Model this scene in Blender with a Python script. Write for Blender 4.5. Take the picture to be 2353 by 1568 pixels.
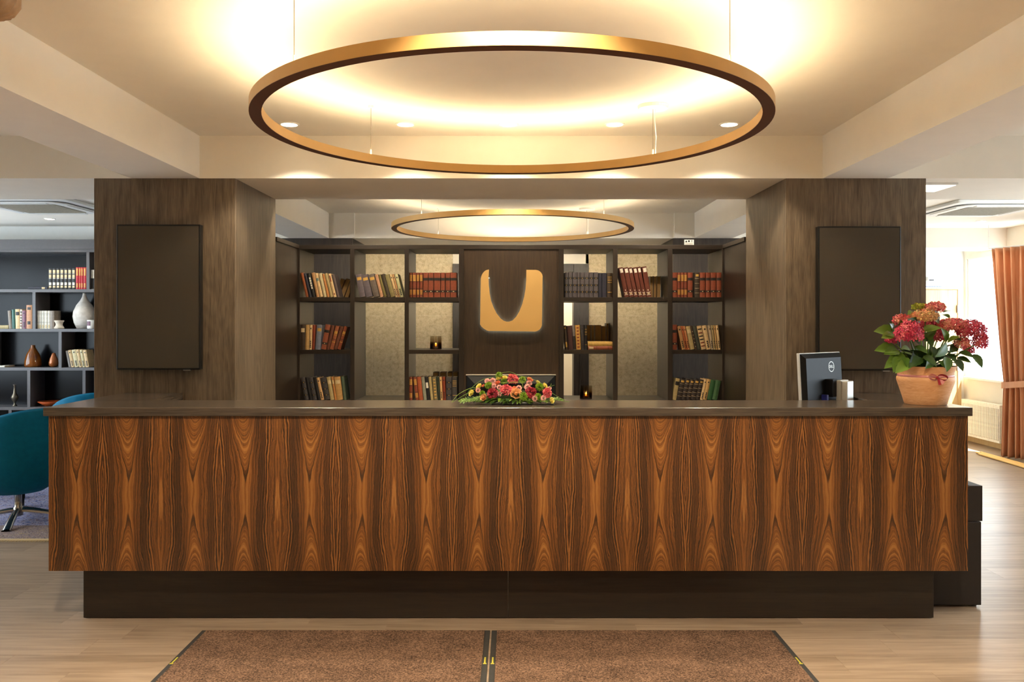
import bpy, math, random
from mathutils import Vector, Matrix

# ------------------------------------------------------------------ clear
for o in list(bpy.data.objects): bpy.data.objects.remove(o, do_unlink=True)
S = bpy.context.scene
C = S.collection
PI = math.pi
F = 1900.0; CX = 1177.0; HY = 742.0; H = 1.523          # pinhole of the 2353x1568 photograph
def PX(x, y, D): return Vector(((x-CX)*D/F, D, H+(HY-y)*D/F))
def WX(x, D): return (x-CX)*D/F
def WZ(y, D): return H+(HY-y)*D/F

# ------------------------------------------------------------------ camera, world, sun, exposure
cam = bpy.data.cameras.new('camera'); camo = bpy.data.objects.new('camera', cam); C.objects.link(camo)
camo.location = (0, 0, H); camo.rotation_euler = (PI/2, 0, 0)
cam.sensor_width = 36.0; cam.lens = F/2353*36.0; cam.shift_y = -42/2353.0
cam.clip_start = 0.05; cam.clip_end = 200
S.camera = camo
S.view_settings.view_transform = 'Standard'; S.view_settings.look = 'None'
S.view_settings.gamma = 1.0; S.view_settings.use_curve_mapping = False
S.view_settings.exposure = 1.38
WORLD = 4.0
w = bpy.data.worlds.new('sky'); S.world = w; w.use_nodes = True
bg = w.node_tree.nodes['Background']; bg.inputs[0].default_value = (0.80, 0.91, 1.0, 1); bg.inputs[1].default_value = WORLD
sun = bpy.data.lights.new('sun', 'SUN'); suno = bpy.data.objects.new('sun', sun); C.objects.link(suno)
sun.energy = 14.0; sun.angle = 0.01; sun.color = (1, 0.95, 0.86)
suno.rotation_euler = Vector((-0.35, 0.30, -0.90)).to_track_quat('-Z', 'Y').to_euler()
suno.location = (9, 5, 8)
WARM = (1.0, 0.87, 0.68)
RING_E = 17.5; DOWN_W = 19.0; FRONT_FILL_W = 54.0

# ------------------------------------------------------------------ node / material helpers
def srgb(r, g, b, a=1.0):
    f = lambda c: (c/255/12.92) if c/255 <= 0.04045 else ((c/255+0.055)/1.055)**2.4
    return (f(r), f(g), f(b), a)
class N:
    def __init__(s, name):
        s.m = bpy.data.materials.new(name); s.m.use_nodes = True
        s.t = s.m.node_tree; s.b = s.t.nodes['Principled BSDF']
    def node(s, typ, **kw):
        n = s.t.nodes.new(typ)
        for k, v in kw.items(): setattr(n, k, v)
        return n
    def link(s, a, b): s.t.links.new(a, b)
    def put(s, inp, v):
        if isinstance(v, bpy.types.NodeSocket): s.link(v, inp)
        elif v is not None: inp.default_value = v
    def math(s, op, a, b=None, c=None, clamp=False):
        n = s.node('ShaderNodeMath', operation=op); n.use_clamp = clamp
        s.put(n.inputs[0], a)
        if b is not None: s.put(n.inputs[1], b)
        if c is not None: s.put(n.inputs[2], c)
        return n.outputs[0]
    def pos(s): return s.node('ShaderNodeNewGeometry').outputs['Position']
    def objc(s): return s.node('ShaderNodeTexCoord').outputs['Object']
    def sep(s, v):
        n = s.node('ShaderNodeSeparateXYZ'); s.link(v, n.inputs[0]); return n.outputs
    def comb(s, x, y, z):
        n = s.node('ShaderNodeCombineXYZ')
        for i, v in enumerate((x, y, z)): s.put(n.inputs[i], v)
        return n.outputs[0]
    def scale(s, v, sc):
        n = s.node('ShaderNodeMapping'); s.link(v, n.inputs[0]); n.inputs['Scale'].default_value = sc; return n.outputs[0]
    def noise(s, v=None, sc=5, det=4, rough=0.55, dist=0, dim='3D', w=None):
        n = s.node('ShaderNodeTexNoise', noise_dimensions=dim)
        if v is not None: s.link(v, n.inputs['Vector'])
        if w is not None: s.link(w, n.inputs['W'])
        n.inputs['Scale'].default_value = sc; n.inputs['Detail'].default_value = det
        n.inputs['Roughness'].default_value = rough; n.inputs['Distortion'].default_value = dist
        return n.outputs['Fac']
    def ramp(s, fac, stops, interp='LINEAR'):
        n = s.node('ShaderNodeValToRGB'); s.link(fac, n.inputs[0]); cr = n.color_ramp; cr.interpolation = interp
        while len(cr.elements) < len(stops): cr.elements.new(0.5)
        for e, (p, c) in zip(cr.elements, stops): e.position = p; e.color = c
        return n.outputs[0]
    def mix(s, fac, a, b, mode='MIX'):
        n = s.node('ShaderNodeMix', data_type='RGBA', blend_type=mode)
        s.put(n.inputs[0], fac); s.put(n.inputs[6], a); s.put(n.inputs[7], b); return n.outputs[2]
    def bump(s, h, strength=0.2, dist=0.01):
        n = s.node('ShaderNodeBump'); s.link(h, n.inputs['Height']); n.inputs['Strength'].default_value = strength
        n.inputs['Distance'].default_value = dist; s.link(n.outputs[0], s.b.inputs['Normal'])
    def fin(s, col=None, rough=0.5, metal=0.0, spec=0.5):
        s.put(s.b.inputs['Base Color'], col); s.put(s.b.inputs['Roughness'], rough); s.b.inputs['Metallic'].default_value = metal
        s.b.inputs['Specular IOR Level'].default_value = spec
        return s.m
_mats = {}
def plain(name, c, rough=0.5, metal=0.0, vary=0.12, sc=40, spec=0.5):
    """a flat-coloured material with a slight procedural unevenness"""
    k = (name,)
    if k in _mats: return _mats[k]
    n = N(name); f = n.noise(n.objc(), sc, 3)
    c1 = tuple(max(0, v*(1-vary)) for v in c[:3])+(1,); c2 = tuple(min(1, v*(1+vary)) for v in c[:3])+(1,)
    _mats[k] = n.fin(n.ramp(f, [(0.3, c1), (0.7, c2)]), rough, metal, spec); return _mats[k]
def emit(name, c, st):
    n = N(name); n.b.inputs['Emission Color'].default_value = c; n.b.inputs['Emission Strength'].default_value = st
    f = n.noise(n.objc(), 3, 0); n.fin(n.ramp(f, [(0, c), (1, c)]), 0.5); return n.m
def oak(name, dark, light, axis='z', rough=0.42, fine=1.0, cath=0.5):
    n = N(name); p = n.pos()
    st = {'z': (1, 1, 0.035), 'x': (0.035, 1, 1), 'y': (1, 0.035, 1)}[axis]
    v = n.scale(p, tuple(a*fine for a in st))
    f1 = n.noise(v, 170, 3, 0.6); f2 = n.noise(v, 38, 4, 0.6, 0.6); f3 = n.noise(n.scale(p, tuple((a if a == 1 else 0.25) for a in st)), 3.2, 3, 0.5, 1.2)
    wv = n.math('SINE', n.math('MULTIPLY', f3, 46.0)); wv = n.math('MULTIPLY_ADD', wv, 0.5, 0.5)
    s = n.math('ADD', n.math('MULTIPLY', f1, 0.55), n.math('MULTIPLY', f2, 0.45))
    s = n.math('ADD', s, n.math('MULTIPLY', n.math('SUBTRACT', wv, 0.5), 0.10*cath*2))
    col = n.ramp(s, [(0.30, dark), (0.52, tuple(0.5*(a+b) for a, b in zip(dark, light))), (0.72, light)])
    n.bump(s, 0.25, 0.002)
    return n.fin(col, rough)

def veneer():
    """book-matched rosewood veneer: leaves 0.292 m wide mirrored at every joint, cathedral figure in each"""
    n = N('rosewood_veneer'); p = n.pos(); x, y, z = n.sep(p)
    L = 134*4.14/F; xa = WX(236, 4.14)
    t = n.math('DIVIDE', n.math('SUBTRACT', x, xa), L)
    leaf = n.math('FLOOR', t)
    u = n.math('PINGPONG', t, 1.0)
    v = n.math('DIVIDE', n.math('SUBTRACT', z, 0.279), 0.778)
    wob = n.noise(n.comb(n.math('MULTIPLY', u, 1.6), n.math('MULTIPLY', leaf, 0.035), n.math('MULTIPLY', v, 1.5)), 1.7, 3, 0.5)
    wob = n.math('SUBTRACT', wob, 0.5)
    fine = n.math('SUBTRACT', n.noise(n.comb(n.math('MULTIPLY', u, 7), n.math('MULTIPLY', leaf, 0.2), n.math('MULTIPLY', v, 5.0)), 2.2, 3, 0.6), 0.5)
    uu = n.math('ADD', u, n.math('ADD', n.math('MULTIPLY', wob, 0.16), n.math('MULTIPLY', fine, 0.035)))
    du = n.math('DIVIDE', n.math('SUBTRACT', uu, 0.43), 0.135)
    dv = n.math('MAXIMUM', n.math('SUBTRACT', n.math('ABSOLUTE', n.math('SUBTRACT', v, 0.47)), 0.085), 0.0)
    Fv = n.math('SUBTRACT', n.math('MULTIPLY', du, du), n.math('MULTIPLY', n.math('MULTIPLY', dv, dv), 15.0))
    G = n.math('DIVIDE', Fv, n.math('SQRT', n.math('ADD', n.math('ABSOLUTE', Fv), 0.7)))
    G = n.math('ADD', G, n.math('MULTIPLY', n.math('GREATER_THAN', u, 0.43), 13.0)) if False else G
    side = n.math('MULTIPLY', n.math('SUBTRACT', n.math('MULTIPLY', n.math('GREATER_THAN', uu, 0.43), 1.0), 0.5), 0.0)
    s1 = n.noise(None, 5.6, 3.0, 0.7, 0, '1D', G)
    s2 = n.noise(None, 1.15, 1, 0.5, 0, '1D', n.math('ADD', G, 7.3))
    fib = n.noise(n.comb(n.math('MULTIPLY', x, 420), 0.0, n.math('MULTIPLY', z, 9)), 1.0, 2)
    # broad tone across a leaf: plain light heart, dark sapwood bands either side, light seam at the outer joint
    def hump(c, w_): return n.math('SUBTRACT', 1.0, n.math('POWER', n.math('DIVIDE', n.math('ABSOLUTE', n.math('SUBTRACT', uu, c)), w_), 2.0), clamp=True)
    q = n.math('ADD', n.math('MULTIPLY', s1, 0.72), n.math('MULTIPLY', s2, 0.16))
    q = n.math('ADD', q, n.math('MULTIPLY', n.math('SUBTRACT', fib, 0.5), 0.16))
    q = n.math('ADD', q, n.math('MULTIPLY', hump(0.43, 0.13), 0.055))
    q = n.math('SUBTRACT', q, n.math('MULTIPLY', hump(0.71, 0.13), 0.075))
    q = n.math('SUBTRACT', q, n.math('MULTIPLY', hump(0.15, 0.10), 0.055))
    q = n.math('ADD', q, n.math('MULTIPLY', hump(1.0, 0.07), 0.05))
    lens = n.math('SUBTRACT', n.math('MULTIPLY', 0.05, n.math('SUBTRACT', 1.0, n.math('POWER', n.math('DIVIDE', n.math('ABSOLUTE', n.math('SUBTRACT', v, 0.46)), 0.16), 2.0))), n.math('SUBTRACT', 1.0, u))
    q = n.math('ADD', q, n.math('MULTIPLY', n.math('MULTIPLY', lens, 60.0, clamp=True), 0.10))
    q = n.math('ADD', q, 0.075)
    col = n.ramp(q, [(0.37, srgb(36, 23, 13)), (0.45, srgb(68, 42, 20)), (0.515, srgb(105, 63, 28)), (0.585, srgb(138, 87, 38)), (0.70, srgb(168, 115, 60))])
    n.bump(fib, 0.05, 0.001)
    return n.fin(col, 0.36)

def floor_mat(name, per_object):
    n = N(name); p = n.pos(); x, y, z = n.sep(p)
    if per_object:
        rnd = n.node('ShaderNodeObjectInfo').outputs['Random']; gro = n.math('MULTIPLY', rnd, 37.0)
        joint = None
    else:
        br = n.node('ShaderNodeTexBrick'); n.link(p, br.inputs['Vector']); br.offset = 0.37
        br.inputs['Scale'].default_value = 1; br.inputs['Brick Width'].default_value = 1.25; br.inputs['Row Height'].default_value = 0.19
        br.inputs['Mortar Size'].default_value = 0.0015; br.inputs['Color1'].default_value = (0, 0, 0, 1); br.inputs['Color2'].default_value = (1, 1, 1, 1)
        rnd = br.outputs['Color']; gro = n.math('MULTIPLY', rnd, 37.0); joint = br.outputs['Fac']
    g = n.noise(n.comb(n.math('MULTIPLY', x, 1.4), n.math('ADD', n.math('MULTIPLY', y, 24), gro), 0.0), 1.6, 5, 0.6, 0.5)
    col = n.ramp(g, [(0.28, srgb(124, 104, 84)), (0.5, srgb(162, 140, 117)), (0.75, srgb(188, 167, 144))])
    col = n.mix(n.math('MULTIPLY', n.math('SUBTRACT', rnd, 0.5), 0.30) if False else 0.35, col, n.ramp(rnd, [(0, srgb(132, 110, 88)), (1, srgb(184, 161, 136))]))
    if joint is not None: col = n.mix(joint, col, srgb(96, 78, 60))
    n.bump(g, 0.12, 0.002)
    return n.fin(col, 0.34)

def stone_mat():
    n = N('limestone'); p = n.pos()
    a = n.noise(p, 26, 6, 0.7); b = n.noise(p, 120, 3, 0.7)
    vo = n.node('ShaderNodeTexVoronoi'); n.link(n.scale(p, (1, 1, 1.3)), vo.inputs['Vector']); vo.inputs['Scale'].default_value = 55
    s = n.math('ADD', n.math('MULTIPLY', a, 0.6), n.math('MULTIPLY', b, 0.4))
    col = n.ramp(s, [(0.33, srgb(150, 130, 94)), (0.46, srgb(196, 178, 140)), (0.64, srgb(222, 206, 172))])
    col = n.mix(n.ramp(vo.outputs['Distance'], [(0.0, (1, 1, 1, 1)), (0.16, (0, 0, 0, 1))]), col, srgb(120, 100, 66))
    n.bump(s, 0.2, 0.003)
    return n.fin(col, 0.55)
def carpet_mat(name, c1, c2, sc=170):
    n = N(name); p = n.pos(); a = n.noise(p, sc, 4, 0.75); b = n.noise(p, 6, 2)
    s = n.math('ADD', n.math('MULTIPLY', a, 0.85), n.math('MULTIPLY', b, 0.15))
    n.bump(a, 0.8, 0.01)
    return n.fin(n.ramp(s, [(0.36, c1), (0.5, tuple(0.55*q+0.45*r for q, r in zip(c1, c2))), (0.62, c2)]), 0.95, 0, 0.1)
def rug_mat():
    n = N('persian_rug'); p = n.pos(); x, y, z = n.sep(p)
    vo = n.node('ShaderNodeTexVoronoi'); n.link(n.scale(p, (1, 1, 1)), vo.inputs['Vector']); vo.inputs['Scale'].default_value = 14
    a = n.noise(p, 30, 4, 0.7, 1.5)
    col = n.ramp(a, [(0.36, srgb(40, 46, 96)), (0.44, srgb(120, 134, 190)), (0.5, srgb(206, 196, 200)), (0.56, srgb(110, 120, 176)), (0.62, srgb(150, 116, 80)), (0.68, srgb(56, 50, 90))])
    col2 = n.ramp(a, [(0.38, srgb(34, 30, 60)), (0.46, srgb(186, 164, 150)), (0.54, srgb(70, 56, 96)), (0.6, srgb(200, 172, 130)), (0.68, srgb(60, 44, 70))])
    edge = n.math('LESS_THAN', y, 6.18)
    col = n.mix(edge, col, col2)
    st = n.math('MULTIPLY', n.math('LESS_THAN', y, 5.80), 1.0)
    col = n.mix(st, col, srgb(206, 178, 134))
    n.bump(n.noise(p, 200, 2), 0.4, 0.004)
    return n.fin(col, 0.95, 0, 0.1)
def glass_mat(name, tint=(0.95, 0.98, 1, 1), rough=0.0, gloss=0.06):
    n = N(name); t = n.t; out = t.nodes['Material Output']; t.nodes.remove(n.b)
    tr = n.node('ShaderNodeBsdfTransparent'); gl = n.node('ShaderNodeBsdfGlossy'); gl.inputs['Roughness'].default_value = rough
    f = n.noise(n.objc(), 2, 0); n.link(n.ramp(f, [(0, tint), (1, tint)]), tr.inputs['Color'])
    mx = n.node('ShaderNodeMixShader'); mx.inputs[0].default_value = gloss; n.link(tr.outputs[0], mx.inputs[1]); n.link(gl.outputs[0], mx.inputs[2])
    n.link(mx.outputs[0], out.inputs['Surface']); return n.m
def island(name, cols, rough=0.55, trans=0.0):
    n = N(name); r = n.node('ShaderNodeNewGeometry').outputs['Random Per Island']
    k = len(cols)-1
    n.b.inputs['Subsurface Weight'].default_value = 0.0
    return n.fin(n.ramp(r, [(i/k if k else 0, c) for i, c in enumerate(cols)]), rough, 0, 0.3)

MAT = dict(
  ceiling=plain('ceiling_paint', srgb(240, 234, 222), 0.85, 0, 0.015, 6),
  wall=plain('wall_paint', srgb(236, 228, 210), 0.85, 0, 0.02, 6),
  white=plain('white_paint', srgb(238, 238, 234), 0.6, 0, 0.02, 8),
  column=oak('column_oak', srgb(66, 55, 43), srgb(138, 120, 98), 'z', 0.42, 1.7, 0.35),
  back_column=oak('back_column_oak', srgb(28, 22, 18), srgb(60, 50, 42), 'z', 0.45),
  worktop=oak('worktop_oak', srgb(48, 41, 35), srgb(96, 84, 71), 'x', 0.22, 1.0, 0.2),
  worktop_y=oak('worktop_return_oak', srgb(48, 41, 35), srgb(96, 84, 71), 'y', 0.22, 1.0, 0.2),
  plinth=oak('plinth_oak', srgb(24, 16, 10), srgb(46, 33, 21), 'x', 0.45, 1.0, 0.3),
  case=oak('bookcase_oak', srgb(22, 16, 11), srgb(54, 42, 31), 'z', 0.42, 1.2, 0.2),
  caseh=oak('bookcase_shelf_oak', srgb(22, 16, 11), srgb(54, 42, 31), 'x', 0.42, 1.2, 0.2),
  logo_panel=oak('logo_panel_oak', srgb(38, 27, 18), srgb(72, 55, 38), 'z', 0.42, 1.6, 0.1),
  veneer=veneer(), plank=floor_mat('floor_plank', True), floor=floor_mat('floor_planks_far', False), stone=stone_mat(),
  mat=carpet_mat('mat_pile', srgb(36, 26, 19), srgb(166, 130, 104), 150), rubber=plain('mat_rubber', srgb(52, 50, 46), 0.7),
  yellow=plain('yellow_print', srgb(190, 180, 60), 0.6), rug=rug_mat(),
  gold=plain('satin_gold', srgb(200, 156, 90), 0.5, 0.35, 0.06, 6), brass=plain('brass_plate', srgb(236, 194, 122), 0.42, 0.5, 0.03, 3),
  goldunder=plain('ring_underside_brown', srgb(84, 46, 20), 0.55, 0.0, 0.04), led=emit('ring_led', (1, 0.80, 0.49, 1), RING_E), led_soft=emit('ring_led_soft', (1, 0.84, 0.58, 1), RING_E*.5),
  lens=emit('downlight_lens', (1, 0.86, 0.62, 1), 9.0), washer=emit('added_washer_lens', (1, 0.86, 0.64, 1), 330.0), halo=emit('logo_halo', (0.62, 0.88, 1.0, 1), 5.0),
  cable=plain('cable_steel', srgb(150, 140, 120), 0.4, 0.6), panel_lit=emit('lit_panel', (1, 0.9, 0.72, 1), 1.3),
  tvscreen=plain('tv_screen', srgb(72, 64, 52), 0.3, 0, 0.02), tvframe=plain('tv_frame', srgb(18, 18, 18), 0.3, 0, 0.05),
  black=plain('black_plastic', srgb(20, 20, 20), 0.5, 0, 0.06, 40, 0.2), silver=plain('silver_plastic', srgb(190, 186, 176), 0.35, 0.3, 0.04),
  steel=plain('brushed_steel', srgb(170, 165, 155), 0.22, 0.95, 0.06), ac=plain('ac_white', srgb(222, 222, 218), 0.5, 0, 0.02),
  acgrill=plain('ac_grille', srgb(150, 142, 126), 0.7), dark=plain('dark_gap', srgb(20, 20, 20), 0.8),
  terracotta=None, ribbon=plain('ribbon_satin', srgb(160, 38, 52), 0.3), ribbonp=plain('ribbon_pink', srgb(214, 140, 136), 0.3),
  soil=plain('soil', srgb(50, 36, 26), 0.95, 0, 0.3, 80),
  leaf=None, teal=plain('teal_wool', srgb(0, 104, 138), 0.75, 0, 0.08, 30, 0.2), palewool=plain('pale_wool', srgb(196, 184, 176), 0.85),
  curtain=None, radiator=plain('radiator_enamel', srgb(232, 228, 210), 0.4), doorwood=None,
  shelfblack=plain('lounge_shelf_black', srgb(13, 13, 16), 0.2, 0, 0.02, 40, 0.16), shelfedge=plain('lounge_shelf_edge', srgb(78, 74, 74), 0.35, 0, 0.06),
  glass=glass_mat('window_glass'), pages=plain('book_pages', srgb(206, 186, 146), 0.9, 0, 0.1, 90),
  cabinet=plain('dark_cabinet', srgb(34, 26, 22), 0.55, 0, 0.06),
)
def terracotta():
    n = N('marbled_terracotta'); p = n.objc()
    a = n.noise(n.scale(p, (3, 3, 14)), 4, 4, 0.6, 2.5)
    n.bump(a, 0.1, 0.003)
    return n.fin(n.ramp(a, [(0.30, srgb(212, 150, 98)), (0.5, srgb(226, 168, 116)), (0.72, srgb(234, 184, 136))]), 0.6)
MAT['terracotta'] = terracotta()
def leafm(name, a, b):
    n = N(name); f = n.node('ShaderNodeObjectInfo').outputs['Random']; g = n.noise(n.objc(), 60, 3)
    s = n.math('ADD', n.math('MULTIPLY', f, 0.7), n.math('MULTIPLY', g, 0.3))
    n.fin(n.ramp(s, [(0.15, a), (0.85, b)]), 0.42); return n.m
MAT['leaf'] = leafm('hydrangea_leaf', srgb(26, 54, 18), srgb(78, 112, 38))
MAT['leaf_light'] = leafm('young_leaf', srgb(66, 104, 30), srgb(132, 160, 62))
def curtain_m():
    n = N('copper_curtain'); f = n.noise(n.scale(n.objc(), (10, 10, 2)), 2, 2)
    return n.fin(n.ramp(f, [(0.3, srgb(206, 142, 100)), (0.7, srgb(216, 154, 112))]), 0.42)
MAT['curtain'] = curtain_m()
MAT['doorwood'] = oak('pale_door_wood', srgb(196, 160, 104), srgb(226, 196, 146), 'z', 0.45, 0.6, 0.3)

# ------------------------------------------------------------------ mesh helpers
class MB:
    def __init__(s): s.v = []; s.f = []
    def add(s, vs, fs):
        k = len(s.v); s.v += [tuple(p) for p in vs]; s.f += [tuple(i+k for i in f) for f in fs]; return s
    def box(s, x0, x1, y0, y1, z0, z1):
        return s.add([(x0,y0,z0),(x1,y0,z0),(x1,y1,z0),(x0,y1,z0),(x0,y0,z1),(x1,y0,z1),(x1,y1,z1),(x0,y1,z1)],
                     [(3,2,1,0),(4,5,6,7),(0,1,5,4),(1,2,6,5),(2,3,7,6),(3,0,4,7)])
    def prism(s, poly, a, b, axis='y'):
        """poly in the plane across axis: 'y' -> (x,z), 'z' -> (x,y), 'x' -> (y,z)"""
        n = len(poly); f3 = {'y': lambda p, t: (p[0], t, p[1]), 'z': lambda p, t: (p[0], p[1], t), 'x': lambda p, t: (t, p[0], p[1])}[axis]
        vs = [f3(p, a) for p in poly]+[f3(p, b) for p in poly]
        fs = [tuple(range(n)), tuple(range(2*n-1, n-1, -1))]+[(i, i+n, (i+1) % n+n, (i+1) % n) for i in range(n)]
        return s.add(vs, fs)
    def lathe(s, prof, c=(0, 0, 0), n=32, close=False):
        vs = []; fs = []; m = len(prof)
        for i in range(n):
            a = 2*PI*i/n
            for r, z in prof: vs.append((c[0]+r*math.cos(a), c[1]+r*math.sin(a), c[2]+z))
        for i in range(n):
            j = (i+1) % n
            for k in range(m-1 if not close else m):
                l = (k+1) % m
                fs.append((i*m+k, j*m+k, j*m+l, i*m+l))
        s.add(vs, fs)
        return s
    def tube(s, pts, r, n=8, cap=True):
        pts = [Vector(p) for p in pts]; vs = []; fs = []; m = len(pts)
        rr = r if isinstance(r, (list, tuple)) else [r]*m
        up = Vector((0, 0, 1))
        for i, p in enumerate(pts):
            d = (pts[min(i+1, m-1)]-pts[max(i-1, 0)]).normalized()
            a = d.cross(up)
            if a.length < 1e-3: a = d.cross(Vector((1, 0, 0)))
            a.normalize(); b = d.cross(a)
            for k in range(n):
                t = 2*PI*k/n; vs.append(p+(a*math.cos(t)+b*math.sin(t))*rr[i])
        for i in range(m-1):
            for k in range(n): fs.append((i*n+k, i*n+(k+1) % n, (i+1)*n+(k+1) % n, (i+1)*n+k))
        if cap: fs += [tuple(range(n-1, -1, -1)), tuple((m-1)*n+k for k in range(n))]
        return s.add(vs, fs)
    def grid(s, rows):
        m = len(rows[0]); vs = [p for r in rows for p in r]
        return s.add(vs, [(i*m+j, i*m+j+1, (i+1)*m+j+1, (i+1)*m+j) for i in range(len(rows)-1) for j in range(m-1)])
    def sphere(s, c, r, nu=12, nv=8, sq=(1, 1, 1)):
        prof = [(math.sin(PI*k/nv), -math.cos(PI*k/nv)) for k in range(nv+1)]
        t = MB().lathe(prof, (0, 0, 0), nu)
        return s.add([(c[0]+p[0]*r*sq[0], c[1]+p[1]*r*sq[1], c[2]+p[2]*r*sq[2]) for p in t.v], t.f)
ORG = {}
def mesh(name, mb, smooth=False):
    me = bpy.data.meshes.new(name); me.from_pydata(mb.v, [], mb.f); me.update(); me.validate()
    if smooth: me.shade_smooth()
    return me
def link(o, parent=None):
    C.objects.link(o)
    if parent is not None: o.parent = parent; ORG[o.name] = ORG.get(parent.name, Vector())
    return o
def obj(name, mb, mat, parent=None, world=False, smooth=False, bevel=0.0, seg=2):
    """one mesh object; with world=True the vertices are world coordinates and are moved to the parent's origin"""
    if world and parent is not None:
        g = ORG[parent.name]; mb.v = [(p[0]-g.x, p[1]-g.y, p[2]-g.z) for p in mb.v]
    me = mesh(name, mb, smooth); me.materials.append(mat)
    o = bpy.data.objects.new(name, me); link(o, parent)
    if bevel:
        b = o.modifiers.new('bevel', 'BEVEL'); b.width = bevel; b.segments = seg; b.limit_method = 'ANGLE'
    return o
def smooth_angle(o, a=0.7):
    o.data.shade_smooth(); m = o.modifiers.new('ws', 'EDGE_SPLIT'); m.split_angle = a; return o
def thing(name, label, cat, loc=(0, 0, 0), rotz=0, group=None):
    o = bpy.data.objects.new(name, None); o.empty_display_size = 0.1; C.objects.link(o)
    o.location = loc; o.rotation_euler = (0, 0, rotz); ORG[o.name] = Vector(loc)
    tag(o, label, cat, group); return o
def tag(o, label, cat, group=None):
    o['label'] = label; o['category'] = cat
    if group: o['group'] = group
    return o
def struct(o, label=None):
    o['kind'] = 'structure'
    if label: o['label'] = label; o['category'] = o.name.split('_')[0]
    return o
def spot(name, loc, watts, col, size, blend, parent, radius=0.03):
    l = bpy.data.lights.new(name, 'SPOT'); l.energy = watts; l.color = col; l.spot_size = size; l.spot_blend = blend; l.shadow_soft_size = radius
    o = bpy.data.objects.new(name, l); C.objects.link(o); o.parent = parent; g = ORG[parent.name]
    o.location = (loc[0]-g.x, loc[1]-g.y, loc[2]-g.z); return o

# ------------------------------------------------------------------ the room
CZ = 2.652; BZ = 2.395; DC = 4.99; DB = 5.84; XW = 5.9; YB = 10.79; XL = -7.2; YF = -3.0; BY = 8.52; YLB = 9.68
flo = struct(obj('floor', MB().box(XL-.2, XW+.2, YF-.2, YB+.2, -0.2, -0.0012), MAT['floor']), 'beige oak plank floor running through the whole lobby')
pl = mesh('plank', MB().box(0, 1.2492, 0, 0.1892, -0.0012, 0.0)); pl.materials.append(MAT['plank'])
rnd = random.Random(4); row = 0; yy = 3.22
while yy < 7.7:
    xx = -4.3-rnd.random()*1.2
    while xx < XW-1.3:
        vis = True
        if yy > 4.35 and xx > -2.1 and xx+1.25 < 2.1: vis = False
        if yy > 5.75 and xx+1.25 < 2.2: vis = False
        if yy < 4.9 and xx+1.25 > 4.3: vis = False
        if yy < 4.2 and (xx < -3.9): vis = False
        if vis:
            o = bpy.data.objects.new('plank', pl); link(o, flo); o.location = (xx, yy, 0.0)
        xx += 1.25
    yy += 0.19; row += 1

cei = struct(obj('ceiling', MB().box(XL-.2, XW+.2, YF-.2, YB+.2, CZ, CZ+.2), MAT['ceiling']), 'cream plaster ceiling crossed by deep square beams')
obj('beam', MB().box(XL, XW, DC, DB, BZ, CZ+.01), MAT['ceiling'], cei)
for a, b in ((WX(303, DC), WX(459, DC)), (WX(1891, DC), WX(2040, DC))):
    obj('beam', MB().box(a, b, YF, DC, BZ, CZ+.01), MAT['ceiling'], cei)
    obj('beam', MB().box(a, b, DB, BY, BZ, CZ+.01), MAT['ceiling'], cei)
obj('beam', MB().box(-2.5, 2.5, BY, 9.52, BZ, CZ+.01), MAT['ceiling'], cei)
obj('beam', MB().box(2.5, XW, 9.86, 10.35, 2.42, CZ+.01), MAT['ceiling'], cei)
for xa, xb in ((WX(768, 8.5), WX(815, 8.5)), (WX(1550, 8.5), WX(1596, 8.5))):
    obj('pilaster', MB().box(xa, xb, BY-.03, BY+.01, BZ, CZ), MAT['ceiling'], cei)

# stone wall behind the open bookcase, with the doorway
YS = 9.3
wb = struct(obj('wall_back', MB().box(-2.6, WX(1041, YS), YS+.02, YS+.2, 0, BZ+.02).box(WX(1353, YS), 2.6, YS+.02, YS+.2, 0, BZ+.02)
     .box(WX(1041, YS), WX(1353, YS), YS+.0, YS+.2, 2.184, BZ+.02), MAT['wall']), 'cream wall with limestone tiles beside a doorway behind the bookcase')
k0 = 1.014-0.294*4
for xa, xb in ((-2.45, WX(1041, YS)), (WX(1347, YS), 2.45)):
    for i in range(9):
        z0 = k0+0.294*i; z1 = min(z0+0.2925, BZ+.01); z0 = max(z0, 0.0)
        w_ = (xb-xa)/2
        for j in range(2):
            if z1 - z0 > 0.02:
                obj('tile', MB().box(xa+j*w_, xa+(j+1)*w_-0.0015, YS, YS+.025, z0, z1), MAT['stone'], wb)
dr = struct(obj('door_1', MB().box(WX(1041, YS), WX(1041, YS)+.17, YS-.03, YS+.2, 0, 2.184).box(WX(1353, YS)-.17, WX(1353, YS), YS-.03, YS+.2, 0, 2.184)
     .box(WX(1041, YS)+.17, WX(1353, YS)-.17, YS-.03, YS+.2, 2.184-.09, 2.184), MAT['back_column'], bevel=.004), 'dark wooden door frame of the doorway behind the bookcase')
obj('architrave', MB().box(WX(1353, YS)-.10, WX(1353, YS)-.085, YS-.045, YS-.03, 0, 2.14).box(WX(1041, YS)+.085, WX(1041, YS)+.10, YS-.045, YS-.03, 0, 2.14), MAT['back_column'], dr)
struct(obj('wall_office', MB().box(-2.6, 2.6, 10.55, 10.6, 0, CZ).box(-2.62, -2.56, 9.3, 10.6, 0, CZ).box(2.56, 2.62, 8.55, 10.6, 0, CZ).box(-2.62, -2.56, 8.55, 9.3, 0, CZ), MAT['wall']), 'pale wall of the room seen through the doorway')
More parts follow.
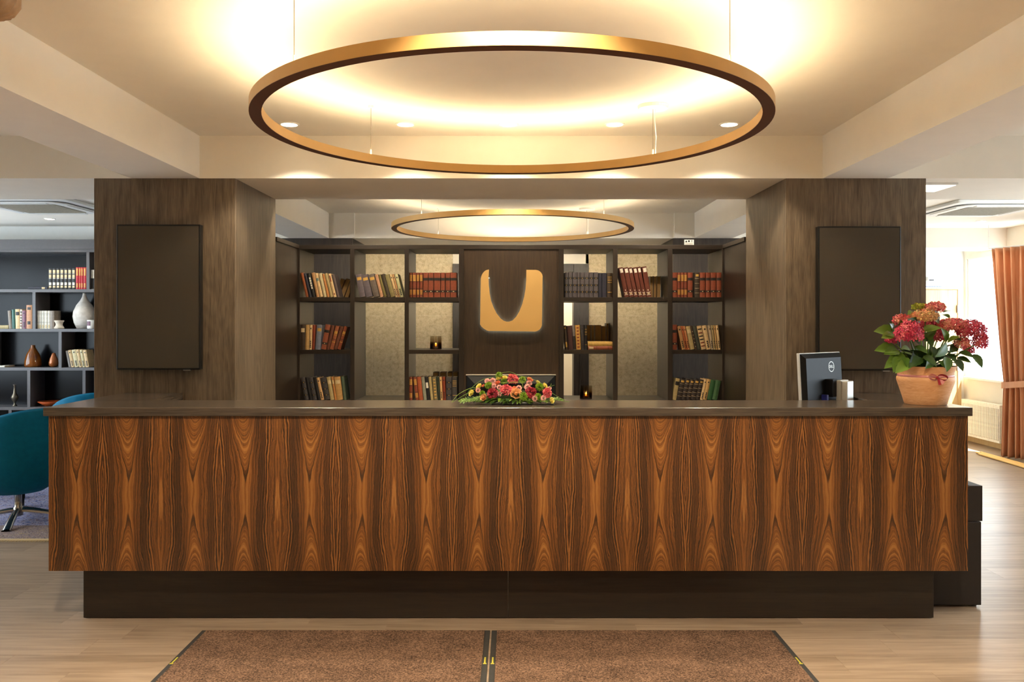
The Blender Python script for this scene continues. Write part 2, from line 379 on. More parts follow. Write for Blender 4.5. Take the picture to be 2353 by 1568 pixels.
# outer walls
struct(obj('wall_left', MB().box(XL-.1, XL, YF, 4.0, 0, CZ).box(XL-.1, XL, 9.0, YB, 0, CZ).box(XL-.1, XL, 4.0, 9.0, 0, 0.7).box(XL-.1, XL, 4.0, 9.0, 2.4, CZ), MAT['wall']), 'cream left wall of the lounge with a wide window')
struct(obj('wall_back_left', MB().box(XL, -2.6, YLB, YLB+.1, 0, CZ), MAT['white']), 'white wall above the black lounge bookcase')
wr = struct(obj('wall_right', MB().box(XW, XW+.15, YF, 3.4, 0, CZ).box(XW, XW+.15, 7.65, 9.3, 0, CZ).box(XW, XW+.15, 10.74, YB, 0, CZ)
     .box(XW, XW+.15, 3.4, 7.65, 0, .825).box(XW, XW+.15, 3.4, 7.65, 2.346, CZ).box(XW, XW+.15, 9.3, 10.74, 0, .825).box(XW, XW+.15, 9.3, 10.74, 2.346, CZ), MAT['wall']), 'cream wall on the right below the bright window')
struct(obj('wall_back_right', MB().box(2.62, XW+.15, YB, YB+.1, 0, CZ), MAT['white']), 'sunlit white wall around the pale door')
struct(obj('wall_front', MB().box(XL, -1.3, YF-.1, YF, 0, CZ).box(1.3, XW, YF-.1, YF, 0, CZ).box(-1.3, 1.3, YF-.1, YF, 2.25, CZ), MAT['wall']), 'entrance wall behind the photographer around the double door')
def window(name, pts, label, bars):
    # pts: frame boxes list, glass box
    o = struct(obj(name, pts[0], MAT['white']), label); obj('pane', pts[1], MAT['glass'], o); return o
def wframe(x0, x1, a, b, z0, z1, t, n):
    m = MB().box(x0, x1, a, b, z0, z0+t).box(x0, x1, a, b, z1-t, z1).box(x0, x1, a, a+t, z0+t, z1-t).box(x0, x1, b-t, b, z0+t, z1-t)
    for i in range(1, n): c = a+(b-a)*i/n; m.box(x0, x1, c-t/2, c+t/2, z0+t, z1-t)
    return m
def pane(x, a, b, z0, z1): return MB().add([(x, a, z0), (x, b, z0), (x, b, z1), (x, a, z1)], [(0, 1, 2, 3)])
w1 = window('window_1', (wframe(XW+.02, XW+.06, 9.3, 10.74, .825, 2.346, .03, 1), pane(XW+.04, 9.33, 10.71, .855, 2.316)), 'bright white window above the radiator beside the curtain', 1)
obj('window_sill', MB().box(XW-.05, XW+.02, 9.3, 10.72, .80, .828), MAT['white'], w1, bevel=.004)
window('window_2', (wframe(XW+.08, XW+.13, 3.4, 7.65, .825, 2.346, .05, 3), pane(XW+.105, 3.45, 7.6, .87, 2.3)), 'white framed window on the right wall nearer the desk', 2)
window('window_3', (wframe(XL-.08, XL-.03, 4.0, 9.0, .7, 2.4, .05, 4), pane(XL-.055, 4.05, 8.95, .75, 2.35)), 'wide lounge window on the left wall', 4)
de = struct(obj('door_3', MB().box(-1.3, -.002, YF-.07, YF-.03, 0, 2.25).box(.002, 1.3, YF-.07, YF-.03, 0, 2.25), MAT['doorwood']), 'unseen solid double door added against front daylight, behind the photographer')  # unseen, made solid so no bluish daylight enters from the front
obj('pull_handle', MB().tube([(-.08, YF, .9), (-.08, YF+.02, .92), (-.08, YF+.02, 1.28), (-.08, YF, 1.3)], .012, 8).tube([(.08, YF, .9), (.08, YF+.02, .92), (.08, YF+.02, 1.28), (.08, YF, 1.3)], .012, 8), MAT['steel'], de)
struct(obj('baseboard_right', MB().box(XW-.02, XW, 7.65, YB, 0, .09), MAT['doorwood']), 'pale wooden skirting below the radiator')

# pale door on the right back wall
XD1 = WX(2196, YB); 
d2 = struct(obj('door_2', MB().box(XD1-.86, XD1, YB-.05, YB-.01, 0, 1.95), MAT['doorwood']), 'pale wooden door in the sunlit back wall')
obj('door_frame', MB().box(XD1, XD1+.045, YB-.06, YB, 0, 1.955).box(XD1-.905, XD1-.86, YB-.06, YB, 0, 1.955).box(XD1-.905, XD1+.045, YB-.06, YB, 1.955, 2.0), MAT['doorwood'], d2)
for z in (1.70, .95, .25): obj('hinge', MB().box(XD1-.012, XD1+.012, YB-.075, YB-.05, z-.05, z+.05), MAT['steel'], d2)
sg = thing('door_sign', 'small white sign with blue lettering above the pale door', 'sign', (WX(2140, YB), YB-.02, 1.97))
obj('plate', MB().box(-.18, .125, -.055, -.045, -.0, .045), MAT['white'], sg)
m = MB()
for i in range(12): m.box(.0-.15+.021*i, .0-.15+.021*i+.013, -.057, -.055, .014, .03)
obj('lettering', m, plain('blue_print', srgb(110, 130, 190), .6), sg)
em = thing('emergency_lamp', 'small grey detector on the wall above the pale door', 'detector', (WX(2139, YB), YB, WZ(642, YB)))
obj('housing', MB().box(-.06, .03, -.05, 0, -.02, .03), MAT['ac'], em, bevel=.006); obj('lens', MB().box(-.045, .015, -.055, -.05, -.02, -.006), MAT['tvframe'], em)

# ------------------------------------------------------------------ columns
def column(x0, x1, y0, y1, z1, mat, label, name='clad_column'):
    t = thing(name, label, 'column', ((x0+x1)/2, (y0+y1)/2, 0))
    for a in (obj('front_cladding', MB().box(x0+.001, x1-.001, y0, y0+.02, 0, z1), mat, t, True, bevel=.002),
              obj('side_cladding', MB().box(x0, x0+.02, y0+.0202, y1, 0, z1), mat, t, True, bevel=.002),
              obj('side_cladding', MB().box(x1-.02, x1, y0+.0202, y1, 0, z1), mat, t, True, bevel=.002),
              obj('back_cladding', MB().box(x0+.021, x1-.021, y1-.02, y1, 0, z1), mat, t, True)): pass
    return t
XA, XB = WX(216, DC), WX(541, DC); XC, XD = WX(1806, DC), WX(2129, DC)
column(XA, XB, DC, DB, BZ, MAT['column'], 'wide dark oak clad column on the left carrying a black screen')
column(XC, XD, DC, DB, BZ, MAT['column'], 'wide dark oak clad column on the right carrying a black screen')
column(-2.45, -1.645, BY, YS-.001, BZ, MAT['back_column'], 'dark clad column behind the left end of the bookcase')
column(1.66, 2.45, BY, YS-.001, BZ, MAT['back_column'], 'dark clad column behind the right end of the bookcase')
def tv(x0, x1, y0, y1, label, seed):
    D = DC-.055; a, b = PX(x0, y1, D), PX(x1, y0, D)
    t = thing('wall_screen', label, 'screen', ((a.x+b.x)/2, DC, a.z), 0, 'screens on the columns')
    W_, H_ = b.x-a.x, b.z-a.z
    obj('bezel', MB().box(-W_/2, W_/2, -.055, -.012, 0, H_), MAT['tvframe'], t, bevel=.004)
    obj('screen', MB().box(-W_/2+.010, W_/2-.010, -.0562, -.054, .010, H_-.010), MAT['tvscreen'], t)
    obj('wall_mount', MB().box(-.12, .12, -.013, -.0005, H_*.3, H_*.7), MAT['black'], t)
    obj('sensor', MB().box(W_/2-.105, W_/2-.065, -.05, -.03, -.006, .002), MAT['silver'], t)
tv(268, 461, 516, 850, 'black upright screen hanging on the left oak column', 1)
tv(1880, 2071, 520, 852, 'black upright screen on the right oak column behind the hydrangea', 2)

# ------------------------------------------------------------------ reception desk
WT = 1.10; Dt = 4.12; Dp = 4.14; DW = 4.515
XL0, XR0 = WX(99, Dt), WX(2236, Dt)
XPL, XPR = WX(112, Dp), WX(2225, Dp)
XIL, XIR = -1.985, 1.945
desk = thing('reception_desk', 'long reception desk with bookmatched rosewood front on a dark plinth', 'desk', ((XPL+XPR)/2, 4.3, 0))
obj('front_panel', MB().box(XPL, XPR, Dp, Dp+.03, .279, WT-.043), MAT['veneer'], desk, True, bevel=.0015)
obj('side_panel', MB().box(XPL, XPL+.03, Dp+.0305, 4.96, .279, WT-.043), MAT['column'], desk, True)
obj('side_panel', MB().box(XPR-.03, XPR, Dp+.0305, 4.40, .279, WT-.043), MAT['column'], desk, True)
obj('return_support', MB().box(XIR+.03, XIR+.06, 4.52, 4.96, 0.004, WT-.043), MAT['column'], desk, True)
xs = WX(1168, 4.255); bx0, bx1 = WX(192, 4.255), WX(2146, 4.255)
obj('plinth_board', MB().box(bx0, xs-.0008, 4.255, 4.28, 0.004, .282), MAT['plinth'], desk, True, bevel=.002)
obj('plinth_board', MB().box(xs+.0008, bx1, 4.255, 4.28, 0.004, .282), MAT['plinth'], desk, True, bevel=.002)
for a in (bx0, bx1-.025): obj('plinth_return', MB().box(a, a+.025, 4.281, 4.96, 0.004, .282), MAT['plinth'], desk, True)
obj('bottom_board', MB().box(XPL+.03, XPR-.03, Dp+.031, 4.40, .279, .30), MAT['plinth'], desk, True)
obj('inner_desk', MB().box(-1.95, 1.93, 4.50, 4.96, .715, .745), MAT['worktop'], desk, True, bevel=.002)
wt = thing('worktop', 'dark oak worktop with two returns lying on the reception desk', 'worktop', ((XL0+XR0)/2, 4.3, WT-.043))
obj('front_slab', MB().box(XL0, XR0, Dt, DW, WT-.043, WT), MAT['worktop'], wt, True, bevel=.003)
obj('return_slab', MB().box(XL0, XIL, DW+.0005, DC-.002, WT-.043, WT), MAT['worktop_y'], wt, True, bevel=.002)
obj('return_slab', MB().box(XIR, XR0, DW+.0005, DC-.002, WT-.043, WT), MAT['worktop_y'], wt, True, bevel=.002)

# dark cabinet beside the desk
cb = thing('side_cabinet', 'low dark brown cabinet standing beside the right end of the desk', 'cabinet', (2.40, 4.62, 0))
xr = WX(2258, 4.42); zt = WZ(1117, 4.42); zs = WZ(1198, 4.42)
obj('body', MB().box(2.20, xr-.005, 4.42, 4.9, .012, zs-.004), MAT['cabinet'], cb, True, bevel=.004)
obj('top_box', MB().add([(2.20, 4.42, zs), (xr, 4.42, zs), (xr, 4.9, zs), (2.20, 4.9, zs), (2.20, 4.42, zt-.085), (xr-.06, 4.42, zt), (xr, 4.42, zt), (xr, 4.9, zt), (2.20, 4.9, zt-.0)],
    [(3,2,1,0), (0,1,6,5,4), (1,2,7,6), (2,3,8,7), (3,0,4,8), (4,5,8), (5,6,7,8)]), MAT['cabinet'], cb, True)
for x in (2.22, xr-.04):
    for y in (4.45, 4.86): obj('foot', MB().box(x, x+.025, y, y+.025, 0, .013), MAT['black'], cb, True)

# mats
def floor_mat_obj(x0, x1, label):
    t = thing('entrance_mat', label, 'mat', ((x0+x1)/2, 3.2, 0), 0, 'entrance mats'); y0, y1 = 2.3, 4.08
    obj('rubber_base', MB().box(x0, x1, y0, y1, .0005, .005), MAT['rubber'], t, True, bevel=.002)
    obj('pile', MB().box(x0+.026, x1-.026, y0+.02, y1-.012, .005, .010), MAT['mat'], t, True)
    for x in (x0+.013, x1-.013):
        yb = 3.72
        obj('yellow_mark', MB().box(x-.0035, x+.0035, yb-.035, yb+.03, .005, .0056).box(x-.008, x+.008, yb-.045, yb-.035, .005, .0056), MAT['yellow'], t, True)
floor_mat_obj(WX(465, 4.08), WX(1126.5, 4.08), 'brown entrance mat with black rubber rim, the left one')
floor_mat_obj(WX(1130.5, 4.08), WX(1782, 4.08), 'brown entrance mat with black rubber rim, the right one')

# ------------------------------------------------------------------ ring pendant lamps
def ring(cx, cy, label):
    t = thing('ring_pendant_lamp', label, 'lamp', (cx, cy, 2.35), 0, 'gold ring pendant lamps')
    ro, ri, h = 1.075, 1.027, .044; n = 128
    m = MB().lathe([(ro, 0.001), (ro, h), (ro-.006, h), (ro-.006, h-.010), (ri+.006, h-.010), (ri+.006, h), (ri, h), (ri, 0.001)], (0, 0, 0), n, close=True)
    b = obj('ring_body', m, MAT['gold'], t); smooth_angle(b)
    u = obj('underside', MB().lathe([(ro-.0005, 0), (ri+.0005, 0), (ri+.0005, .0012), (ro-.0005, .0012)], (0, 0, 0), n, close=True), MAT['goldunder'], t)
    obj('led_strip', MB().lathe([(ro-.008, h-.0095), (ri+.008, h-.0095), (ri+.008, h-.004), (ro-.008, h-.004)], (0, 0, 0), n, close=True), MAT['led' if cy < 5 else 'led_soft'], t)
    for sx in (-1, 1):
        for sy in (-1, 1):
            p = (sx*.733, sy*.758)
            c = obj('suspension_cable', MB().tube([(p[0], p[1], h-.01), (p[0], p[1], CZ-2.35)], .0016, 6), MAT['cable'], t)
            obj('cable_anchor', MB().lathe([(0, CZ-2.35-.012), (.012, CZ-2.35-.012), (.014, CZ-2.35), (0, CZ-2.35)], (p[0], p[1], 0), 14), MAT['white'], c)
            obj('cable_grip', MB().tube([(p[0], p[1], h-.008), (p[0], p[1], h+.03)], .004, 8), MAT['silver'], c)
    p = (.733, .758)
    obj('ceiling_canopy', MB().lathe([(0, CZ-2.35-.018), (.075, CZ-2.35-.018), (.08, CZ-2.35-.001), (0, CZ-2.35-.001)], (p[0]+.0, p[1], 0), 28), MAT['white'], t)
    obj('power_cord', MB().tube([(p[0]+.012, p[1], h), (p[0]+.016, p[1], .14), (p[0]+.009, p[1], .22), (p[0]+.012, p[1], CZ-2.35-.018)], .0026, 6), MAT['white'], t)
ring(0.0, 3.54, 'large gold ring pendant lamp hanging in front above the desk')
ring(0.0, -0.6, 'gold ring pendant lamp added behind the photographer for warm fill')  # unseen ring, added for warm fill on the desk front
ring(0.006, 7.40, 'farther gold ring pendant lamp hanging before the bookcase')

# ------------------------------------------------------------------ downlights
def downlight(x, y, label, watts, cone, group, z=CZ, r=.052, col=WARM):
    t = thing('downlight', label, 'downlight', (x, y, z), 0, group)
    obj('trim_ring', MB().lathe([(r-.006, -.006), (r+.003, -.005), (r+.005, -.0005), (r-.006, -.0005)], (0, 0, 0), 28, close=True), MAT['white'], t, smooth=False)
    obj('lens', MB().lathe([(0, -.003), (r-.006, -.003), (r-.006, -.001), (0, -.001)], (0, 0, 0), 28), MAT['lens'], t)
    if watts: spot('downlight_beam', (x, y, z-.02), watts, col, cone, .35, t)
nm = ['leftmost', 'second from left', 'middle', 'second from right', 'rightmost']
for i, px in enumerate((665, 932, 1170, 1413, 1676)):
    downlight(WX(px, 4.694), 4.694, 'round ceiling downlight, %s of the row seen through the ring' % nm[i], DOWN_W, 2.0, 'downlights above the desk')
for i, x in enumerate((-1.5, 0, 1.5)):
    downlight(x, 2.3, 'added fill downlight in front of the desk, number %d from the left' % (i+1) if False else ['left', 'middle', 'right'][i]+' added fill downlight of the unseen row before the entrance mats', FRONT_FILL_W, 2.2, 'added downlights before the desk')  # row out of view, added to fill the desk front with warm light
downlight(WX(115, 8.97), 8.97, 'round downlight in the lounge ceiling by the left air conditioner', 6, 2.0, 'lounge downlights', col=(1, .95, .86))
downlight(WX(2255, 9.17), 9.17, 'round downlight beside the right air conditioner', 6, 2.0, 'lounge downlights', col=(1, .95, .86))
downlight(.45, 10.05, 'added downlight brightening the room behind the doorway', 45, 2.6, 'added office downlights')  # unseen lamp added so the room behind the doorway is not dark
for i, x in enumerate((-1.25, 0, 1.25)):
    downlight(x, .5, ['left', 'middle', 'right'][i]+' added fill downlight of the unseen row near the entrance', FRONT_FILL_W*.6, 2.2, 'added downlights near the entrance')  # second added row out of view, more warm front fill
for i, x in enumerate((-1.15, 0, 1.15)):
    downlight(x, 5.98, ['left', 'middle', 'right'][i]+' added fill downlight hidden behind the beam before the bookcase', 15, 2.3, 'added downlights before the bookcase')  # row hidden by the beam, added to light the book spines
lp = thing('square_panel_lamp', 'square lit panel lamp under the beam beside the right column', 'lamp', (2.64, 5.28, BZ))
obj('frame', MB().box(2.505, 2.775, 5.14, 5.42, BZ-.014, BZ-.0005), MAT['white'], lp, True); obj('diffuser', MB().box(2.515, 2.765, 5.15, 5.41, BZ-.0155, BZ-.0139), MAT['panel_lit'], lp, True)

# air conditioner cassettes
def cassette(x0, y0, label):
    t = thing('ceiling_air_conditioner', label, 'air conditioner', (x0+.48, y0+.48, CZ), 0, 'ceiling air conditioners')
    def rr(a, r, n=6):
        out = []
        for cx, cy, st in ((a-r, a-r, 0), (-a+r, a-r, 1), (-a+r, -a+r, 2), (a-r, -a+r, 3)):
            for k in range(n+1): th = (st+k/n)*PI/2; out.append((cx+r*math.cos(th), cy+r*math.sin(th)))
        return out
    obj('panel', MB().prism(rr(.48, .03), -.03, -.0005, 'z'), MAT['ac'], t, bevel=.006)
    obj('slot_ring', MB().prism(rr(.405, .12), -.032, -.029, 'z'), MAT['dark'], t)
    obj('inner_panel', MB().prism(rr(.395, .12), -.045, -.030, 'z'), MAT['ac'], t, bevel=.008)
    for k in range(4):
        a = k*PI/2; m = MB().box(-.25, .25, .315, .375, -.050, -.044); ca, sa = math.cos(a), math.sin(a)
        m.v = [(p[0]*ca-p[1]*sa, p[0]*sa+p[1]*ca, p[2]) for p in m.v]; obj('flap', m, MAT['ac'], t, bevel=.004)
    g = obj('grille', MB().prism(rr(.285, .02), -.049, -.045, 'z'), MAT['acgrill'], t)
    m = MB()
    for k in range(24): m.box(-.275, .275, -.272+k*.0235, -.266+k*.0235, -.051, -.049)
    obj('grille_bars', m, MAT['acgrill'], g)
cassette(-4.95, 7.38, 'white ceiling air conditioner over the lounge bookcase on the left')
cassette(4.08, 7.56, 'white ceiling air conditioner near the curtain on the right')

# fluted lamp in the top left corner
fl = thing('fluted_ceiling_lamp', 'small fluted brown ceiling lamp at the upper left corner', 'lamp', (-1.74, 2.72, CZ))
m = MB(); n = 72; prof = [(.02, -.001), (.085, -.001), (.105, -.03), (.105, -.07), (.085, -.105), (.05, -.12), (0, -.125)]
rows = [[(r*(1+.05*math.cos(a*18))*math.cos(a), r*(1+.05*math.cos(a*18))*math.sin(a), z) for r, z in prof] for a in [2*PI*i/n for i in range(n+1)]]
obj('shade', MB().grid(rows), plain('fluted_beige', srgb(170, 138, 104), .6), fl, smooth=True)
obj('rose', MB().lathe([(0, -.012), (.05, -.012), (.055, -.0005), (0, -.0005)], (0, 0, 0), 24), MAT['white'], fl)

# ------------------------------------------------------------------ the open bookcase
DF = 6.45; DK = 6.92
sc = DF/F
bc = thing('open_bookcase', 'tall dark oak open bookcase with books and a gold emblem panel', 'bookcase', (0, (DF+DK)/2, 0))
verts_px = [(678, 689), (805, 815), (930, 940), (1055, 1066), (1285, 1296), (1409, 1420), (1535, 1546), (1660, 1671)]
ZT = WZ(563, DF); ZS = [WZ(683.5, DF), WZ(804.5, DF), .915]
for a, b in verts_px: obj('upright', MB().box(WX(a, DF), WX(b, DF), DF, DK, 0.0, ZT-.034), MAT['case'], bc, True, bevel=.0015)
obj('top_board', MB().box(WX(678, DF), WX(1671, DF), DF-.001, DK, ZT-.0335, ZT), MAT['caseh'], bc, True, bevel=.0015)
bays = [(verts_px[i][1], verts_px[i+1][0]) for i in range(7)]
for i, (a, b) in enumerate(bays):
    if i == 3: continue
    zs = [ZS[0]]+([ZS[1]] if i not in (1, 5) else [])+[ZS[2], .5, .1]
    for z in zs: obj('shelf', MB().box(WX(a, DF)+.0003, WX(b, DF)-.0003, DF+.002, DK-.002, z-.031, z), MAT['caseh'], bc, True, bevel=.001)
obj('emblem_panel', MB().box(WX(1066, DF)+.0005, WX(1285, DF)-.0005, DF+.012, DF+.05, .0, ZT-.036), MAT['logo_panel'], bc, True)
# wings between the columns and the bookcase
for s, xw in ((-1, WX(541, DC)), (1, WX(1806, DC))):
    t = thing('wing_panel', 'dark oak wing panel between the %s column and the bookcase' % ('left' if s < 0 else 'right'), 'panel', (xw, 6.15, 0))
    x0, x1 = (xw-.03, xw) if s < 0 else (xw, xw+.03)
    obj('panel', MB().box(x0, x1, DB+.002, DF-.002, 0, ZT-.03), MAT['case'], t, True)
    x2, x3 = (xw-.03, xw+.012) if s < 0 else (xw-.012, xw+.03)
    obj('cap_strip', MB().box(x2, x3, DB+.002, DF-.002, ZT-.0295, ZT), MAT['caseh'], t, True, bevel=.001)
for i, (xa, xb) in enumerate(((-1.45, -.35), (.35, 1.45))):  # added strip lamps, hidden by the bookcase top, that brighten the stone wall
    t = thing('added_wall_washer', ['left', 'right'][i]+' added strip lamp hidden on the rear top edge of the bookcase', 'lamp', ((xa+xb)/2, 6.88, ZT))
    obj('housing', MB().box(xa, xb, 6.85, 6.885, ZT+.0003, ZT+.016), MAT['black'], t, True); obj('hood', MB().box(xa, xb, 6.85, 6.96, ZT+.0163, ZT+.019), MAT['black'], t, True); obj('lens', MB().box(xa+.01, xb-.01, 6.885, 6.889, ZT+.003, ZT+.014), MAT['washer'], t, True)  # hood added to keep the strip light off the back beam
# emblem (its outline as on the wall)
lg = thing('gold_emblem', 'backlit gold U-shaped emblem on the dark panel of the bookcase', 'emblem', (WX(1176, DF), DF, WZ(692, DF)))
def lz(x, y): return (WX(1090+x/8.711, DF), WZ(600+y/8.711, DF))
out = []
def arc(cx, cy, rx, ry, a0, a1, n=10): return [(cx+rx*math.cos(a0+(a1-a0)*i/n), cy+ry*math.sin(a0+(a1-a0)*i/n)) for i in range(n+1)]
out += [(298, 176)]+arc(300, 390, 165, 214, -PI/2-.15, -PI, 12)[1:]
out += [(122, 1270)]+[(150, 1315), (200, 1358), (260, 1392), (300, 1402)]+[(1200, 1412)]+arc(1205, 1262, 150, 150, PI/2, 0, 10)
out += [(1366, 330)]+arc(1226, 325, 142, 142, 0, -PI/2, 10)+[(1042, 182)]
inn = [(1046, 182), (1042, 380), (1028, 560), (1000, 720), (960, 870), (905, 1010), (840, 1120), (770, 1190), (700, 1216), (650, 1216), (590, 1195), (530, 1150), (450, 1050), (390, 930), (340, 800), (312, 650), (294, 480), (289, 330)]
poly = [lz(*p) for p in out[:-1]]+[lz(*p) for p in inn]
poly.reverse()
obj('plate', MB().prism(poly, DF-.028, DF-.006, 'y'), MAT['brass'], lg, True)
cxm, czm = WX(1176, DF), WZ(692, DF)
cu_, zu_ = lz(668, 182); n_in = len(inn)
hal = [(cu_+(p[0]-cu_)*1.05, zu_+(p[1]-zu_)*1.025-.004) if i < n_in else (cxm+(p[0]-cxm)*.97, czm+(p[1]-czm)*.975-.001) for i, p in enumerate(poly)]
zc_ = lz(0, 340)[1]; hal = [(p[0], min(p[1], zc_)) for p in hal]
obj('light_strip', MB().prism(hal, DF-.0055, DF+.0008, 'y'), MAT['halo'], lg, True)
for x, y in ((180, 700), (1200, 700), (300, 1300), (1200, 1300)):
    q = lz(x, y); obj('standoff', MB().tube([(q[0], DF+.0008, q[1]), (q[0], DF+.0115, q[1])], .006, 8), MAT['steel'], lg, True)
# warning sign on the right of the bookcase top
sgn = thing('warning_sign', 'small white sign with black warning symbols above the bookcase', 'sign', PX(1583, 564, DF+.03))
a, b = PX(1573, 565, DF+.03), PX(1595, 551, DF+.03)
obj('plate', MB().box(a.x, b.x, a.y, a.y+.004, ZT, b.z), MAT['white'], sgn, True)
hh = b.z-ZT; z0 = ZT+hh*.52; m = MB()
m.prism([(a.x+.006, z0), (a.x+.024, z0), (a.x+.015, z0+.017)], a.y-.001, a.y, 'y')
m.prism([(a.x+.036+.008*math.cos(t*PI/4), z0+.009+.008*math.sin(t*PI/4)) for t in range(8)], a.y-.001, a.y, 'y')
m.box(a.x+.056, a.x+.061, a.y-.001, a.y, z0+.006, z0+.017).box(a.x+.056, a.x+.061, a.y-.001, a.y, z0, z0+.004)
obj('symbols', m, MAT['black'], sgn, True)
m = MB()
for i in range(3): m.box(a.x+.006, b.x-.008, a.y-.001, a.y, ZT+hh*(.12+.11*i), ZT+hh*(.16+.11*i))
obj('small_print', m, plain('grey_print', srgb(130, 126, 118), .7), sgn, True)

# ------------------------------------------------------------------ books
COL = {k: srgb(*v) for k, v in dict(
 rustorange=(150, 82, 42), navy=(44, 44, 56), black=(24, 22, 22), tan=(178, 134, 88), cream=(216, 184, 134), palecream=(204, 190, 146), orangetan=(182, 122, 64),
 khaki=(172, 152, 104), greyred=(92, 78, 74), slate=(98, 88, 92), slate2=(104, 92, 82), pinktan=(190, 142, 108), olive=(112, 100, 52), darkolive=(64, 54, 40), olive2=(132, 120, 76),
 palegreen=(196, 190, 142), red=(124, 58, 38), redbrown=(134, 66, 42), darkbrown=(66, 52, 40), cream2=(194, 156, 98), rust=(128, 54, 28), bluegrey=(120, 126, 142), redtan=(152, 84, 58),
 brownred=(112, 66, 50), redtan2=(158, 90, 58), slateblack=(66, 62, 62), cream3=(202, 160, 108), charcoal=(60, 56, 54), goldtan=(184, 142, 84), greengrey=(82, 96, 76), rustred=(154, 76, 42),
 sage=(134, 134, 116), olivegold=(116, 104, 74), darkgreen=(46, 54, 38), slate3=(86, 80, 82), maroon=(72, 44, 40), grey=(134, 126, 120), goldornate=(196, 150, 76), maroon2=(98, 46, 30),
 orangebrown=(172, 92, 50), salmon=(196, 130, 84), darkgreen2=(66, 68, 56), greycream=(178, 160, 132), blackbrown=(48, 38, 34), green=(44, 84, 46), green2=(58, 92, 56), oldbrown=(110, 80, 42),
 oldgrey=(120, 106, 84), brightred=(178, 30, 42), offwhite=(214, 208, 192), taupe=(132, 118, 104), tealgreen=(44, 92, 80), mauve=(128, 84, 100), tanorange=(190, 134, 92), yellow=(206, 168, 92)).items()}
INK = {k: plain('book_ink_'+k, srgb(*v), .5) for k, v in dict(dark=(34, 30, 28), gold=(200, 156, 72), white=(222, 214, 196), red=(128, 52, 34), teal=(104, 124, 116), pale=(206, 184, 140)).items()}
WORD = dict(rustorange='rust orange', palecream='pale cream', orangetan='orange tan', greyred='grey and red', slate2='slate grey', pinktan='pinkish tan', darkolive='dark olive', olive2='light olive',
 palegreen='pale green', redbrown='red-brown leather', darkbrown='dark brown', cream2='warm cream', bluegrey='blue-grey', redtan='reddish tan', brownred='brown-red', redtan2='light reddish', slateblack='blackish grey',
 cream3='peach cream', goldtan='golden tan', greengrey='grey-green', rustred='rust red', olivegold='olive patterned', darkgreen='dark green', slate3='slate blue', goldornate='gold patterned', maroon2='deep maroon',
 orangebrown='orange-brown', darkgreen2='dark grey-green', greycream='greyish cream', blackbrown='blackish brown', green2='lighter green', oldbrown='aged brown', oldgrey='aged grey', brightred='bright red', offwhite='off-white',
 tealgreen='teal green', tanorange='tan orange')
ORD = ['first', 'second', 'third', 'fourth', 'fifth', 'sixth', 'seventh', 'eighth', 'ninth', 'tenth', 'eleventh', 'twelfth', 'thirteenth', 'fourteenth']
def cover_mat(k): return plain('book_cover_'+k, COL[k], .5, 0, .16, 60)
brnd = random.Random(11)
